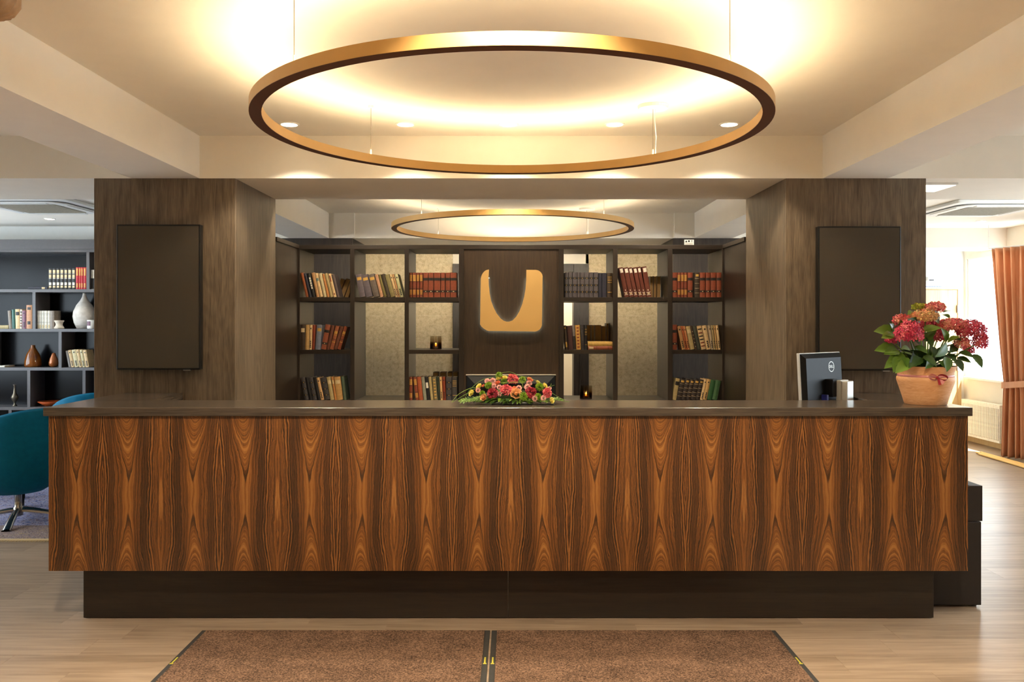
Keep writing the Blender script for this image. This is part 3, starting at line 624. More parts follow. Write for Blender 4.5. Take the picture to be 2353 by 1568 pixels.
def make_book(w, h, d, col, style, label, group, loc, lean, fore=False, flat=False):
    """spine faces -y at y=0, left bottom corner at the origin"""
    t = thing('book', label, 'book', loc, 0, group)
    w = max(w, .008); b = min(.0025, w*.2); cm = cover_mat(col)
    rs = min(.004, w*.18)
    arcp = [(w*i/6, rs*(1-math.sin(PI*i/6))) for i in range(7)]
    prof = arcp+[(w, d), (w-b, d), (w-b, rs+b), (b, rs+b), (b, d), (0, d)]
    if fore: prof = [(w-p[0], d-p[1]) for p in prof]
    obj('cover', MB().prism(prof, 0, h, 'z'), cm, t)
    y0, y1 = (rs+b+.0003, d-.004) if not fore else (.004, d-rs-b-.0003)
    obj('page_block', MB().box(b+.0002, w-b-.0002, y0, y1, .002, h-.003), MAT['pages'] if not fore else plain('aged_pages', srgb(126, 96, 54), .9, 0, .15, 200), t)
    def band(z0, z1, ink, x0=0.0, x1=1.0, name='spine_band'):
        m = MB(); pts = [(w*(x0+(x1-x0)*i/4)) for i in range(5)]
        yf = lambda x: rs*(1-math.sin(PI*x/w))-.0006
        vs = [(x, yf(x), h*z0) for x in pts]+[(x, yf(x), h*z1) for x in pts]
        m.add(vs, [(i, i+1, i+6, i+5) for i in range(4)]); obj(name, m, INK[ink], t)
    if style == 'bands2': band(.68, .79, 'dark'); band(.20, .285, 'dark'); band(.225, .255, 'pale', .38, .62, 'spine_dot')
    elif style == 'gilt':
        for i in range(5): band(.66+.052*i, .695+.052*i, 'gold', .06, .94)
        band(.625, .64, 'dark'); band(.34, .36, 'dark')
        for i in range(4): band(.12+.05*i, .15+.05*i, 'gold', .06, .94)
    elif style == 'gold': band(.74, .87, 'gold', .15, .9, 'spine_label')
    elif style == 'label': band(.70, .86, 'pale', .12, .9, 'spine_label')
    elif style == 'teal': band(.68, .80, 'teal', .1, .9, 'spine_label')
    elif style == 'white': band(.52, .76, 'white', .15, .85, 'spine_label')
    elif style == 'darklabel': band(.68, .86, 'dark', .1, .95, 'spine_label')
    elif style == 'redtitle': band(.66, .92, 'red', .3, .7, 'spine_title'); band(.10, .16, 'red', .3, .7, 'spine_mark')
    elif style == 'whitetitle':
        for i in range(5): band(.34+.1*i, .42+.1*i, 'white', .3, .78, 'spine_title')
    elif style == 'title':
        for i in range(4): band(.08+.075*i, .135+.075*i, 'dark', .3, .72, 'spine_title')
        band(.82, .88, 'dark', .3, .7, 'spine_mark')
    elif style == 'blueset':
        for z in (.18, .45, .73): band(z, z+.075, 'dark'); band(z+.022, z+.05, 'gold', .42, .60, 'spine_dot')
    elif style == 'goldbands': band(.66, .78, 'gold', .1, .95); band(.30, .33, 'gold'); band(.60, .62, 'gold'); band(.42, .44, 'dark')
    elif style == 'thin':
        for z in (.17, .36, .56, .76): band(z, z+.012, 'pale')
        band(.84, .93, 'gold', .2, .85, 'spine_label')
    elif style == 'faint':
        for z in (.2, .6, .68, .74, .82): band(z, z+.02, 'gold', .1, .9)
    elif style == 'set6':
        band(.82, .955, 'white', .2, .9, 'spine_label'); band(.15, .165, 'white', .05, .95); band(.07, .085, 'white', .05, .95); band(.10, .14, 'pale', .25, .75); band(.21, .25, 'white', .42, .58, 'volume_number')
    elif style == 'dots':
        for z in (.12, .28, .44, .60, .75): band(z, z+.03, 'pale', .3, .7, 'spine_dot')
    elif style == 'striped':
        for z, k in ((.12, 'red'), (.26, 'red'), (.40, 'dark'), (.54, 'dark'), (.68, 'red'), (.84, 'dark')): band(z, z+.05, k, .08, .92)
    elif style == 'ornate':
        for i in range(7): band(.08+.13*i, .13+.13*i, 'gold' if col != 'goldornate' else 'red', .25, .75, 'spine_ornament')
    elif style == 'goldtitle': band(.86, .93, 'gold', .2, .8, 'spine_title'); band(.10, .32, 'gold', .2, .8, 'spine_title')
    elif style == 'bw':
        for z0, z1, k in ((.74, .76, 'white'), (.78, .92, 'pale'), (.55, .70, 'pale'), (.50, .53, 'white'), (.20, .33, 'white'), (.08, .17, 'pale')): band(z0, z1, k, .08, .8)
    elif style == 'redset': band(.62, .95, 'gold', .2, .8, 'spine_title'); band(.08, .28, 'gold', .25, .75, 'spine_title')
    elif style == 'half': band(.02, .56, 'dark', 0, 1)
    elif style == 'twolabels': band(.80, .91, 'dark', .2, .8, 'spine_label'); band(.18, .32, 'dark', .2, .75, 'spine_label')
    elif style == 'old': band(.82, .83, 'dark'); band(.35, .36, 'dark'); band(.04, .22, 'pale', .2, .8, 'spine_ornament')
    if flat:   # lying on its side, spine to the front
        t.rotation_euler = (0, PI/2, 0); t.location = (loc[0], loc[1], loc[2]+w)
    elif lean < 0:      # top leans to the left, stands on its left bottom edge
        t.rotation_euler = (0, lean, 0)
    elif lean > 0:      # top leans to the right, stands on its right bottom edge
        t.rotation_euler = (0, lean, 0); t.location = (loc[0], loc[1], loc[2]+w*math.sin(lean))
    return t
def quad(x, z, w_, h, a):
    """front outline (x, z) of a book standing on its lower corner"""
    zo = z+(w_*math.sin(a) if a > 0 else 0); c, n_ = math.cos(a), math.sin(a)
    return [(x+px*c+pz*n_, zo-px*n_+pz*c) for px, pz in ((0, 0), (w_, 0), (w_, h), (0, h))]
def pen(A, B):
    best = 9.0
    for P in (A, B):
        for i in range(4):
            ex, ez = P[(i+1) % 4][0]-P[i][0], P[(i+1) % 4][1]-P[i][1]; L = math.hypot(ex, ez); nx_, nz_ = ez/L, -ex/L
            a_ = [p[0]*nx_+p[1]*nz_ for p in A]; b_ = [p[0]*nx_+p[1]*nz_ for p in B]
            best = min(best, min(max(a_), max(b_))-max(min(a_), min(b_)))
    return best
def walls(z):
    """x-ranges of the uprights or dividers standing on the shelf at height z"""
    out_ = []
    for o in bpy.data.objects:
        if o.name.split('.')[0] in ('upright', 'divider', 'side_panel') and o.parent and o.parent.name.split('.')[0] in ('open_bookcase', 'lounge_bookcase'):
            g = ORG[o.parent.name]; v = [q.co for q in o.data.vertices]; z0, z1 = min(q.z for q in v), max(q.z for q in v)
            if z0 <= z+.02 < z1: out_.append((o.parent.name, min(q.x for q in v)+g.x, max(q.x for q in v)+g.x))
    return out_
def fit(x, z, w_, h, a, prev, case):
    """nudge and thin a book until it clears the uprights and its left neighbour"""
    for it in range(12):
        moved = False
        for nm_, u0, u1 in case:
            p = pen(quad(x, z, w_, h, a), [(u0, z-.1), (u1, z-.1), (u1, z+.6), (u0, z+.6)])
            if p > 0:
                moved = True
                if x+w_/2+h/2*math.sin(a) > (u0+u1)/2: x += p+.0004; w_ -= (p+.0004)*.6
                else: w_ -= p+.0004
        if prev is not None:
            p = pen(quad(x, z, w_, h, a), prev)
            if p > 0: moved = True; x += p+.0003; w_ -= p+.0003
        if not moved: break
    return x, max(w_, .006)
def books(place, ox, oy, k, D, bottom, entries, group, z, depth=.15, fore=False, order=0):
    s_ = D/F; prev = None; case = [c for c in walls(z) if c[0].startswith('open' if D < 8 else 'lounge')]
    for i, (zl, zr, zt, ty, col, st) in enumerate(entries):
        xl = WX(ox+zl/k, D); ww = (zr-zl)/k*s_; dx = (zt-zl)/k*s_; hz = (bottom-ty)/k*s_
        a = math.atan2(dx, hz); h = hz/math.cos(a)*.985 if abs(a) < .2 else hz/math.cos(a)*.97
        w_ = ww*math.cos(a)-.0006
        word = WORD.get(col, col)
        lab = '%s book, %s from left %s' % (word, ORD[i+order], place)
        d = depth+brnd.uniform(-.01, .01)
        a = a if abs(a) > .012 else 0; h = h-w_*abs(math.sin(a)); xl, w_ = fit(xl, z+.0002, w_, h, a, prev, case); prev = quad(xl, z+.0002, w_, h, a)
        make_book(w_, h, d, col, st, lab, group, (xl, D+brnd.uniform(0, .004), z+.0002), a, fore)
KZ = 16.807; DBK = 6.475
books('on the top shelf of the leftmost bay', 680, 610, KZ, DBK, 1225, [(385,490,165,230,'rustorange','plain'),(520,615,290,250,'navy','title'),(640,770,415,245,'black','whitetitle'),(800,915,585,230,'tan','plain'),
 (925,1055,710,255,'cream','teal'),(1075,1195,870,255,'palecream','plain'),(1205,1315,985,275,'orangetan','plain'),(1330,1450,1080,255,'khaki','plain'),(1465,1580,1220,270,'cream','redtitle'),(1590,1700,1370,300,'greyred','plain')], 'books in the open bookcase', ZS[0])
books('behind the top leftmost row', 680, 610, KZ, 6.70, 1225, [(1450,1640,1780,430,'oldbrown','plain'),(1680,1860,1990,430,'oldbrown','plain'),(1890,2040,2110,600,'oldbrown','plain')], 'books in the back rows', ZS[0], .14, True)
books('on the top shelf of the second bay', 805, 610, KZ, DBK, 1220, [(375,600,190,290,'slate','gold'),(625,875,410,290,'slate','gold'),(910,1145,670,270,'slate2','gold'),(1165,1290,935,290,'pinktan','plain'),(1305,1420,1050,300,'olive','plain'),
 (1430,1555,1180,280,'darkolive','plain'),(1575,1750,1315,290,'olive2','plain'),(1760,1850,1510,290,'cream','title'),(1860,1930,1610,290,'tan','title'),(1940,2065,1700,280,'palegreen','title')], 'books in the open bookcase', ZS[0])
up = lambda L, top, col, st: [(a, b, a, top, col, st) for a, b in L]
books('on the top shelf of the third bay', 930, 610, KZ, DBK, 1220, up([(180,290),(315,440),(465,570),(590,700)], 250, 'red', 'gilt')+up([(725,905),(920,1120),(1140,1385),(1405,1560),(1590,1755),(1770,2015)], 250, 'redbrown', 'bands2'), 'books in the open bookcase', ZS[0])
books('on the middle shelf of the leftmost bay', 680, 730, KZ, DBK, 1235, [(140,345,140,250,'darkbrown','label'),(360,500,385,250,'cream2','plain'),(505,615,535,250,'cream','title'),(622,725,650,260,'rust','plain'),(745,950,820,250,'bluegrey','gold'),
 (975,1170,1160,235,'redtan','bands2'),(1185,1300,1400,260,'brownred','plain'),(1312,1455,1560,270,'redtan2','goldbands'),(1470,1590,1745,290,'brownred','plain'),(1605,1735,1890,290,'redbrown','goldbands')], 'books in the open bookcase', ZS[1])
books('on the bottom shelf of the leftmost bay', 680, 850, KZ, DBK, 1193, [(345,505,180,270,'slateblack','blueset'),(512,640,345,280,'black','plain'),(652,820,480,280,'slateblack','blueset'),(828,965,650,280,'black','plain'),(975,1098,780,280,'cream3','title'),
 (1108,1330,925,280,'charcoal','blueset'),(1338,1492,1175,270,'khaki','label'),(1500,1585,1360,270,'orangetan','label'),(1592,1832,1470,260,'goldtan','label'),(1842,1960,1730,250,'greengrey','plain')], 'books in the open bookcase', ZS[2])
books('on the bottom shelf of the third bay', 930, 850, KZ, DBK, 1193, [(165,295,165,280,'red','gilt'),(430,550,330,280,'red','gilt'),(562,722,470,265,'rustred','plain'),(740,862,640,270,'sage','plain'),(872,1005,765,270,'black','white'),(1015,1120,918,270,'khaki','plain'),
 (1132,1285,1060,270,'olivegold','ornate'),(1292,1390,1230,280,'darkgreen','title'),(1397,1484,1345,275,'cream3','title'),(1492,1598,1455,270,'rust','title'),(1610,1820,1610,280,'slateblack','blueset'),(1838,2030,1838,280,'charcoal','faint')], 'books in the open bookcase', ZS[2])
books('in the back row of the lower third bay', 930, 850, KZ, 6.68, 1175, up([(1100,1300),(1360,1600),(1660,1840),(1870,2060)], 170, 'oldbrown', 'plain'), 'books in the back rows', ZS[2], .14, True)
books('on the top shelf right of the emblem', 1285, 610, KZ, DBK, 1235, up([(215,355),(372,515),(530,700),(710,815),(825,985),(995,1160),(1175,1330),(1345,1515)], 255, 'slate3', 'blueset')+up([(1535,1655),(1670,1840)], 275, 'navy', 'plain')+[(1860,2090,1860,275,'darkbrown','faint')], 'books in the open bookcase', ZS[0])
books('on the middle shelf right of the emblem', 1285, 730, KZ, DBK, 1240, [(252,350,175,280,'darkbrown','goldtitle'),(375,555,315,290,'maroon','plain'),(570,662,505,280,'grey','half'),(672,850,625,265,'goldornate','ornate'),(868,990,830,270,'charcoal','title'),(1000,1100,985,270,'black','faint')], 'books in the open bookcase', ZS[1])
books('standing behind the lying books right of the emblem', 1285, 730, KZ, 6.70, 1225, [(1080,1220,1080,290,'oldbrown','plain'),(1250,1360,1250,290,'oldgrey','plain'),(1400,1635,1400,290,'oldbrown','plain'),(1660,1810,1660,330,'oldbrown','plain'),(1835,1920,1835,215,'oldgrey','plain')], 'books in the back rows', ZS[1], .14, True)
sB = DBK/F
make_book(140/KZ*sB, 940/KZ*sB, .15, 'redtan', 'old', 'brown-red book lying flat under the yellow one right of the emblem', 'books in the open bookcase', (WX(1285+1125/KZ, DBK), DBK, ZS[1]+.0002), 0, flat=True)
make_book(175/KZ*sB, 950/KZ*sB, .15, 'yellow', 'plain', 'yellow book lying flat on the brown-red one', 'books in the open bookcase', (WX(1285+1115/KZ, DBK), DBK, ZS[1]+140/KZ*sB+.0006), 0, flat=True)
books('on the top shelf of the fifth bay', 1410, 600, KZ, DBK, 1405, [(445,610,190,195,'maroon2','set6'),(630,800,380,195,'maroon2','set6'),(820,965,560,200,'maroon2','set6'),(985,1135,735,195,'maroon2','set6'),(1150,1285,905,195,'maroon2','set6'),(1300,1485,1090,180,'maroon2','set6')], 'books in the open bookcase', ZS[0], .17)
books('upright behind the maroon volumes', 1410, 600, KZ, 6.68, 1395, [(1420,1540,1420,530,'oldgrey','plain'),(1550,1660,1565,530,'oldbrown','plain'),(1680,1810,1695,530,'oldbrown','plain')], 'books in the back rows', ZS[0], .14, True)
books('on the top shelf of the rightmost bay', 1535, 610, KZ, DBK, 1250, [(190,365,190,275,'redbrown','bands2')]+up([(385,500),(515,625),(640,755)], 275, 'red', 'gilt')+[(780,965,780,275,'redbrown','bands2'),(1050,1230,1050,275,'darkbrown','thin')]+up([(1250,1455),(1480,1645),(1665,1865),(1895,2088)], 275, 'redbrown', 'bands2'), 'books in the open bookcase', ZS[0])
books('on the middle shelf of the rightmost bay', 1535, 730, KZ, DBK, 1265, [(190,360,190,280,'redbrown','bands2'),(555,690,355,310,'tan','title'),(705,782,500,320,'orangebrown','title'),(790,870,590,320,'salmon','title'),(885,1052,690,310,'khaki','label'),(1062,1145,860,310,'darkbrown','dots'),(1152,1295,945,300,'darkgreen2','plain'),
 (1310,1492,1110,300,'cream','striped'),(1510,1675,1315,300,'cream','title'),(1690,1785,1560,300,'greycream','title'),(1797,1872,1670,300,'khaki','title'),(1882,1945,1765,300,'cream2','title'),(1955,2050,1850,300,'cream','title')], 'books in the open bookcase', ZS[1])
books('on the bottom shelf of the rightmost bay', 1535, 850, KZ, DBK, 1193, [(165,335,325,320,'khaki','darklabel'),(350,538,515,340,'blackbrown','thin'),(545,715,715,340,'blackbrown','thin'),(722,885,895,350,'blackbrown','thin'),(892,1080,1065,350,'blackbrown','thin'),(1088,1245,1260,360,'blackbrown','thin'),
 (1252,1365,1430,340,'cream','title'),(1372,1510,1550,340,'cream2','title'),(1516,1710,1690,380,'green','plain'),(1718,1910,1890,380,'green2','plain')], 'books in the open bookcase', ZS[2])

# tea light glasses
amber = glass_mat('amber_glass', (.95, .80, .55, 1), .02, .10)
def smoked():
    n = N('smoked_gradient_glass'); out = n.t.nodes['Material Output']; n.t.nodes.remove(n.b)
    z = n.sep(n.objc())[2]; c = n.ramp(n.math('DIVIDE', z, .10), [(0.0, srgb(150, 108, 56)), (.38, srgb(176, 136, 84)), (.6, srgb(236, 228, 210)), (1, srgb(246, 244, 238))])
    tr = n.node('ShaderNodeBsdfTransparent'); n.link(c, tr.inputs[0]); gl = n.node('ShaderNodeBsdfGlossy'); gl.inputs['Roughness'].default_value = .03
    mx = n.node('ShaderNodeMixShader'); mx.inputs[0].default_value = .12; n.link(tr.outputs[0], mx.inputs[1]); n.link(gl.outputs[0], mx.inputs[2]); n.link(mx.outputs[0], out.inputs[0]); return n.m
MAT['smoked'] = smoked(); MAT['flame'] = emit('candle_flame', (1, .72, .25, 1), 6.0)
def tealight(px, D, z, r, h, label):
    t = thing('tea_light_glass', label, 'candle holder', (WX(px, D), D, z+.0003), 0, 'tea light glasses')
    obj('glass', MB().lathe([(0, 0), (r, 0), (r, h), (r-.003, h), (r-.003, .006), (0, .006)], (0, 0, 0), 28), MAT['smoked'], t, smooth=False)
    obj('candle', MB().lathe([(0, .0062), (r*.55, .0062), (r*.55, .022), (0, .022)], (0, 0, 0), 20), plain('candle_wax', srgb(230, 200, 140), .6), t)
    obj('flame', MB().sphere((0, 0, .036), .007, 10, 8, (1, 1, 2.0)), MAT['flame'], t, smooth=True)
tealight(1002, 6.66, ZS[1], 13.5*6.66/F, 30*6.66/F, 'smoked tea light glass on the shelf left of the emblem')
tealight(1347, 6.62, ZS[2], 14*6.62/F, 30*6.62/F, 'smoked tea light glass on the lower shelf right of the emblem')

# ------------------------------------------------------------------ monitors on the inner desk
def mon_center():
    D = 4.72; xl, xr_ = WX(1071, D), WX(1278, D); zt_ = WZ(861, D); W_ = xr_-xl
    t = thing('computer_monitor', 'computer monitor seen from behind the flower arrangement', 'monitor', ((xl+xr_)/2, D, .745), 0, 'desk monitors')
    z1 = zt_-.745; z0 = z1-.33
    obj('bezel', MB().box(-W_/2, W_/2, 0, .02, z0, z1-.006), MAT['black'], t, bevel=.002); obj('top_trim', MB().box(-W_/2, W_/2, -.002, .02, z1-.0058, z1), MAT['silver'], t, bevel=.001)
    obj('back_shell', MB().add([(-W_/2+.006, 0, z0+.006), (W_/2-.006, 0, z0+.006), (W_/2-.006, 0, z1-.006), (-W_/2+.006, 0, z1-.006), (-W_/2+.05, -.03, z0+.05), (W_/2-.05, -.03, z0+.05), (W_/2-.05, -.03, z1-.05), (-W_/2+.05, -.03, z1-.05)],
        [(0,1,5,4), (1,2,6,5), (2,3,7,6), (3,0,4,7), (4,5,6,7)]), MAT['black'], t)
    obj('screen', MB().box(-W_/2+.012, W_/2-.012, .0195, .021, z0+.015, z1-.012), MAT['tvscreen'], t)
    obj('neck', MB().box(-.03, .03, -.055, -.031, .012, z0+.2), MAT['silver'], t, bevel=.004)
    obj('foot', MB().box(-.11, .11, -.09, .09, 0.0005, .012), MAT['silver'], t, bevel=.004)
mon_center()
def mon_side():
    P0 = Vector((WX(1843, 4.56), 4.56)); P1 = Vector((WX(1936, 4.83), 4.83)); d = P1-P0; W_ = d.length; ang = math.atan2(d.y, d.x)
    c = (P0+P1)/2
    t = thing('computer_monitor', 'tilted computer monitor with silver edge in front of the right column', 'monitor', (c.x, c.y, .745), ang, 'desk monitors')
    z1 = WZ(810, 4.73)-.745; z0 = z1-.31
    til = .12
    def T(m):   # lean of the panel (back edge down towards the viewer's left)
        m.v = [(p[0], p[1]*1+(p[2]-z0)*til*0.45, p[2]) for p in m.v]; return m
    obj('bezel', T(MB().box(-W_/2, W_/2, 0, .018, z0, z1)), MAT['silver'], t, bevel=.003)
    bk = obj('back_shell', T(MB().add([(-W_/2+.005, .0, z0+.004), (W_/2-.005, .0, z0+.004), (W_/2-.005, .0, z1-.004), (-W_/2+.005, .0, z1-.004), (-W_/2+.03, -.022, z0+.02), (W_/2-.03, -.022, z0+.02), (W_/2-.03, -.022, z1-.03), (-W_/2+.03, -.022, z1-.03)],
        [(0,1,5,4), (1,2,6,5), (2,3,7,6), (3,0,4,7), (4,5,6,7)])), MAT['black'], t)
    obj('screen', T(MB().box(-W_/2+.012, W_/2-.012, .0178, .019, z0+.015, z1-.012)), MAT['tvscreen'], t)
    # emblem on the back: ring with the maker's letters
    ex, ez = .075, z1-.082
    m = MB(); rr_ = .030
    for i in range(40):
        a, b = 2*PI*i/40, 2*PI*(i+1)/40
        m.add([(ex+r*math.cos(q), -.0228, ez+r*math.sin(q)) for q, r in ((a, rr_), (b, rr_), (b, rr_-.0035), (a, rr_-.0035))], [(3, 2, 1, 0)])
    obj('round_badge', T(m), MAT['silver'], t)
    cu = bpy.data.curves.new('badge_letters', 'FONT'); cu.body = 'DELL'; cu.size = .022; cu.align_x = 'CENTER'; cu.align_y = 'CENTER'; cu.extrude = .0002
    to = bpy.data.objects.new('tmp', cu); C.objects.link(to); dg = bpy.context.evaluated_depsgraph_get(); dg.update()
    me = bpy.data.meshes.new_from_object(to.evaluated_get(dg)); bpy.data.objects.remove(to)
    for v in me.vertices: x, y, z = v.co; zz = ez+y; v.co = (ex+x, -.0230+(zz-z0)*til*.45-z, zz)
    me.materials.clear(); me.materials.append(MAT['silver']); lo = bpy.data.objects.new('badge_letters', me); link(lo, t)
    obj('neck', MB().box(.04, .13, -.085, -.058, .012, z1-.155).box(.05, .12, -.12, -.085, .012, z1-.16), MAT['silver'], t, bevel=.004)
    obj('hinge_block', MB().box(.0, .06, -.062, -.008, z0+.06, z1-.15), MAT['black'], t, bevel=.004)
    obj('foot', MB().box(-.05, .15, -.13, .06, 0.0005, .012), MAT['silver'], t, bevel=.004)
    obj('video_plug', MB().box(-.045, -.025, -.052, -.018, z0+.02, z0+.075), plain('plug_blue', srgb(36, 44, 120), .4), t, bevel=.003)
    obj('power_cable', MB().tube([(-.08, -.03, z0+.05), (-.09, -.06, z0), (-.09, -.07, .1), (-.08, -.09, .02)], .004, 6), MAT['black'], t)
mon_side()

# ------------------------------------------------------------------ flowers: shared blossom meshes
frnd = random.Random(21)
def petals_ball(n, r, pw, plen, curl, squash=1.0, inner=.35, hemi=-.35):
    """a blossom: n small cupped petals fanned over a ball"""
    m = MB(); ga = PI*(3-5**.5)
    for i in range(n):
        z = 1-(1-hemi)*(i+.5)/n; q = math.sqrt(max(0, 1-z*z)); a = ga*i+frnd.uniform(-.15, .15)
        d = Vector((q*math.cos(a), q*math.sin(a), z)); t = d.cross(Vector((0, 0, 1)))
        if t.length < .05: t = Vector((1, 0, 0))
        t.normalize(); b = t.cross(d); ro = frnd.uniform(-.6, .6); t, b = t*math.cos(ro)+b*math.sin(ro), b*math.cos(ro)-t*math.sin(ro)
        rr_ = r*frnd.uniform(.9, 1.06); p0 = d*r*inner; mid = d*rr_*.75; tip = d*rr_+b*curl*r*frnd.uniform(-1, 1)
        wv = pw*r
        pts = [p0, mid-t*wv*.7+b*wv*.12, mid+t*wv*.7+b*wv*.12, tip-t*wv*.55+b*wv*.2*frnd.uniform(-1, 1), tip+d*r*.03, tip+t*wv*.55-b*wv*.2*frnd.uniform(-1, 1)]
        m.add([(p.x, p.y, p.z*squash) for p in pts], [(0, 2, 1), (1, 2, 5, 4, 3)])
    return m
def rose(layers=5, r=1.0):
    m = MB()
    for l in range(layers):
        f = (l+1)/layers; k = 3+l; R_ = r*(.16+.84*f); hgt = r*(1.05-.42*f)
        for j in range(k):
            a0 = 2*PI*j/k+l*.7; span = 2*PI/k*1.25; rows = []
            for u in range(4):
                ru = u/3; row_ = []
                for v in range(6):
                    a = a0+span*(v/5-.5); c = 1-(abs(v/5-.5)*2)**2*.35
                    rad = R_*(.35+.65*ru**.7)*(1+.12*f*ru); row_.append((rad*math.cos(a), rad*math.sin(a), -r*.45+(hgt+r*.35)*ru*c-(.18*f*r*max(0, ru-.66)*3)))
                rows.append(row_)
            m.grid(rows)
    m.sphere((0, 0, -.05*r), r*.42, 12, 8)
    return m
def leaf_mesh(n=9, wid=.34):
    rows = []
    for i in range(n+1):
        t = i/n; w_ = wid*(abs(math.sin(PI*t**.72))**.85 if 0 < i < n else .012); droop = -.22*t*t
        ser = 1+(.06 if i % 2 else -.02)
        rows.append([(-w_*ser, t, droop+w_*.28), (-w_*.5, t, droop+w_*.10), (0, t, droop), (w_*.5, t, droop+w_*.10), (w_*ser, t, droop+w_*.28)])
    return MB().grid(rows)
ME = {}
def shared(name, mb, mat, smooth=False):
    me = mesh(name, mb, smooth); me.materials.append(mat); ME[name] = me; return me
shared('carnation_dark', petals_ball(150, 1, .20, .4, .25, .92), island('carnation_dark_red', [srgb(120, 20, 40), srgb(168, 40, 60), srgb(196, 78, 84), srgb(140, 28, 48)]))
shared('carnation', petals_ball(150, 1, .20, .4, .25, .92), island('carnation_pink_red', [srgb(186, 50, 72), srgb(216, 90, 98), srgb(232, 136, 130), srgb(196, 60, 78)]))
shared('pompom', petals_ball(130, 1, .17, .3, .05, .95, .5, -.6), island('pompom_pink', [srgb(222, 150, 146), srgb(238, 186, 178), srgb(246, 212, 198)]))
shared('green_pompom', petals_ball(260, 1, .07, .5, .12, .9, .2, -.6), island('green_pompom', [srgb(92, 130, 24), srgb(130, 164, 40), srgb(160, 186, 62)]))
shared('rose_peach', rose(5), island('rose_peach', [srgb(222, 160, 104), srgb(236, 186, 134), srgb(228, 170, 118)]), True)
shared('rose_yellow', rose(4), island('rose_yellow', [srgb(226, 208, 96), srgb(240, 226, 140)]), True)
shared('rose_coral', rose(4), island('rose_coral', [srgb(222, 120, 86), srgb(236, 150, 112)]), True)
shared('leaf_blade', leaf_mesh(), MAT['leaf'], True); shared('leaf_blade_light', leaf_mesh(), MAT['leaf_light'], True)
sprig = MB(); 
for i in range(9):
    t = i/9; 
    for sd in (-1, 1):
        d = Vector((sd*.8, .6, .15*frnd.uniform(-1, 1.5))).normalized()*.30*(1-.4*t); o_ = Vector((0, t*.95, .06*math.sin(t*3))); p = Vector((d.y, -d.x, 0)).normalized()*.035
        sprig.add([o_, o_+d*.5+p, o_+d, o_+d*.5-p], [(0, 1, 2, 3)])
sprig.tube([(0, 0, 0), (0, .5, .05), (0, 1, .03)], .012, 5)
shared('foliage_sprig', sprig, MAT['leaf_light'])
def bloom(parent, me, name, p, r, nrm, roll=0):
    o = bpy.data.objects.new(name, ME[me]); link(o, parent); o.location = p-ORG[parent.name]; o.scale = (r, r, r)
    q = Vector(nrm).normalized().to_track_quat('Z', 'Y'); o.rotation_mode = 'QUATERNION'; from mathutils import Quaternion
    o.rotation_quaternion = q @ Quaternion((0, 0, 1), roll); return o
def leafobj(parent, me, name, base, tip, up=(0, 0, 1), wid=1.0):
    o = bpy.data.objects.new(name, ME[me]); link(o, parent); base, tip = Vector(base), Vector(tip)
    y = (tip-base); L = y.length; y.normalize(); z = Vector(up); x = y.cross(z); x.normalize(); z = x.cross(y)
    M = Matrix((x, y, z)).transposed(); o.rotation_mode = 'QUATERNION'; o.rotation_quaternion = M.to_quaternion(); o.location = base-ORG[parent.name]; o.scale = (L*wid, L, L*.9); return o

# flower arrangement on the desk
YA = 4.30
fa = thing('flower_arrangement', 'low flower arrangement of red carnations and pink pompons on the worktop', 'flowers', (WX(1170, YA), YA, WT+.0003))
def az(x, y, D): return PX(1030+x/8.404, 845+y/8.404, D)
obj('dish', MB().box(WX(1130, YA), WX(1225, YA), YA-.05, YA+.06, WT+.0003, WT+.016), plain('dark_dish', srgb(60, 60, 58), .4), fa, True, bevel=.006)
obj('foam', MB().sphere((WX(1172, YA), YA, WT+.048), .05, 20, 10, (2.5, 1.0, .6)), plain('moss_green', srgb(40, 60, 26), .9, 0, .3, 60), fa, True, smooth=True)
def flower(lst, me, name):
    for x, y, r in lst:
        front = (y-90)/560.0                              # lower blossoms sit nearer the viewer
        D = YA+.045-.11*max(0, min(1, front))
        p = az(x, y, D); rr_ = r/8.404*D/F
        c = Vector((WX(1172, YA), YA+.05, WT-.02)); nv = (p-c); nv = Vector((nv.x*.9, nv.y-.06, nv.z+.03))
        p.z = max(p.z, WT+rr_*.75); bloom(fa, me, name, p, rr_, nv, frnd.uniform(0, 6))
flower([(862,505,108),(1600,490,118)], 'carnation_dark', 'carnation'); flower([(1120,450,128),(1250,235,112),(1910,490,98)], 'carnation', 'carnation')
flower([(755,260,55),(865,260,62),(885,355,52),(990,380,52),(1000,510,55),(1370,395,57),(1530,380,62),(1565,300,60),(1675,600,58),(1840,590,58),(580,440,52),(1960,400,40)], 'pompom', 'pompon')
flower([(780,345,75),(985,150,75),(1080,270,68),(1435,240,75),(1460,560,90),(1765,380,85),(1740,560,70),(660,500,60)], 'green_pompom', 'green_pompon')
flower([(455,495,62),(2000,635,58),(1870,350,52),(600,365,58),(1090,205,58),(1735,290,45),(975,215,48)], 'rose_yellow', 'yellow_rose')
flower([(1310,510,108),(690,580,68)], 'rose_peach', 'peach_rose'); flower([(955,300,52),(1580,235,58),(1290,420,60),(680,355,30),(1030,200,26),(1205,150,34)], 'rose_coral', 'coral_bud')
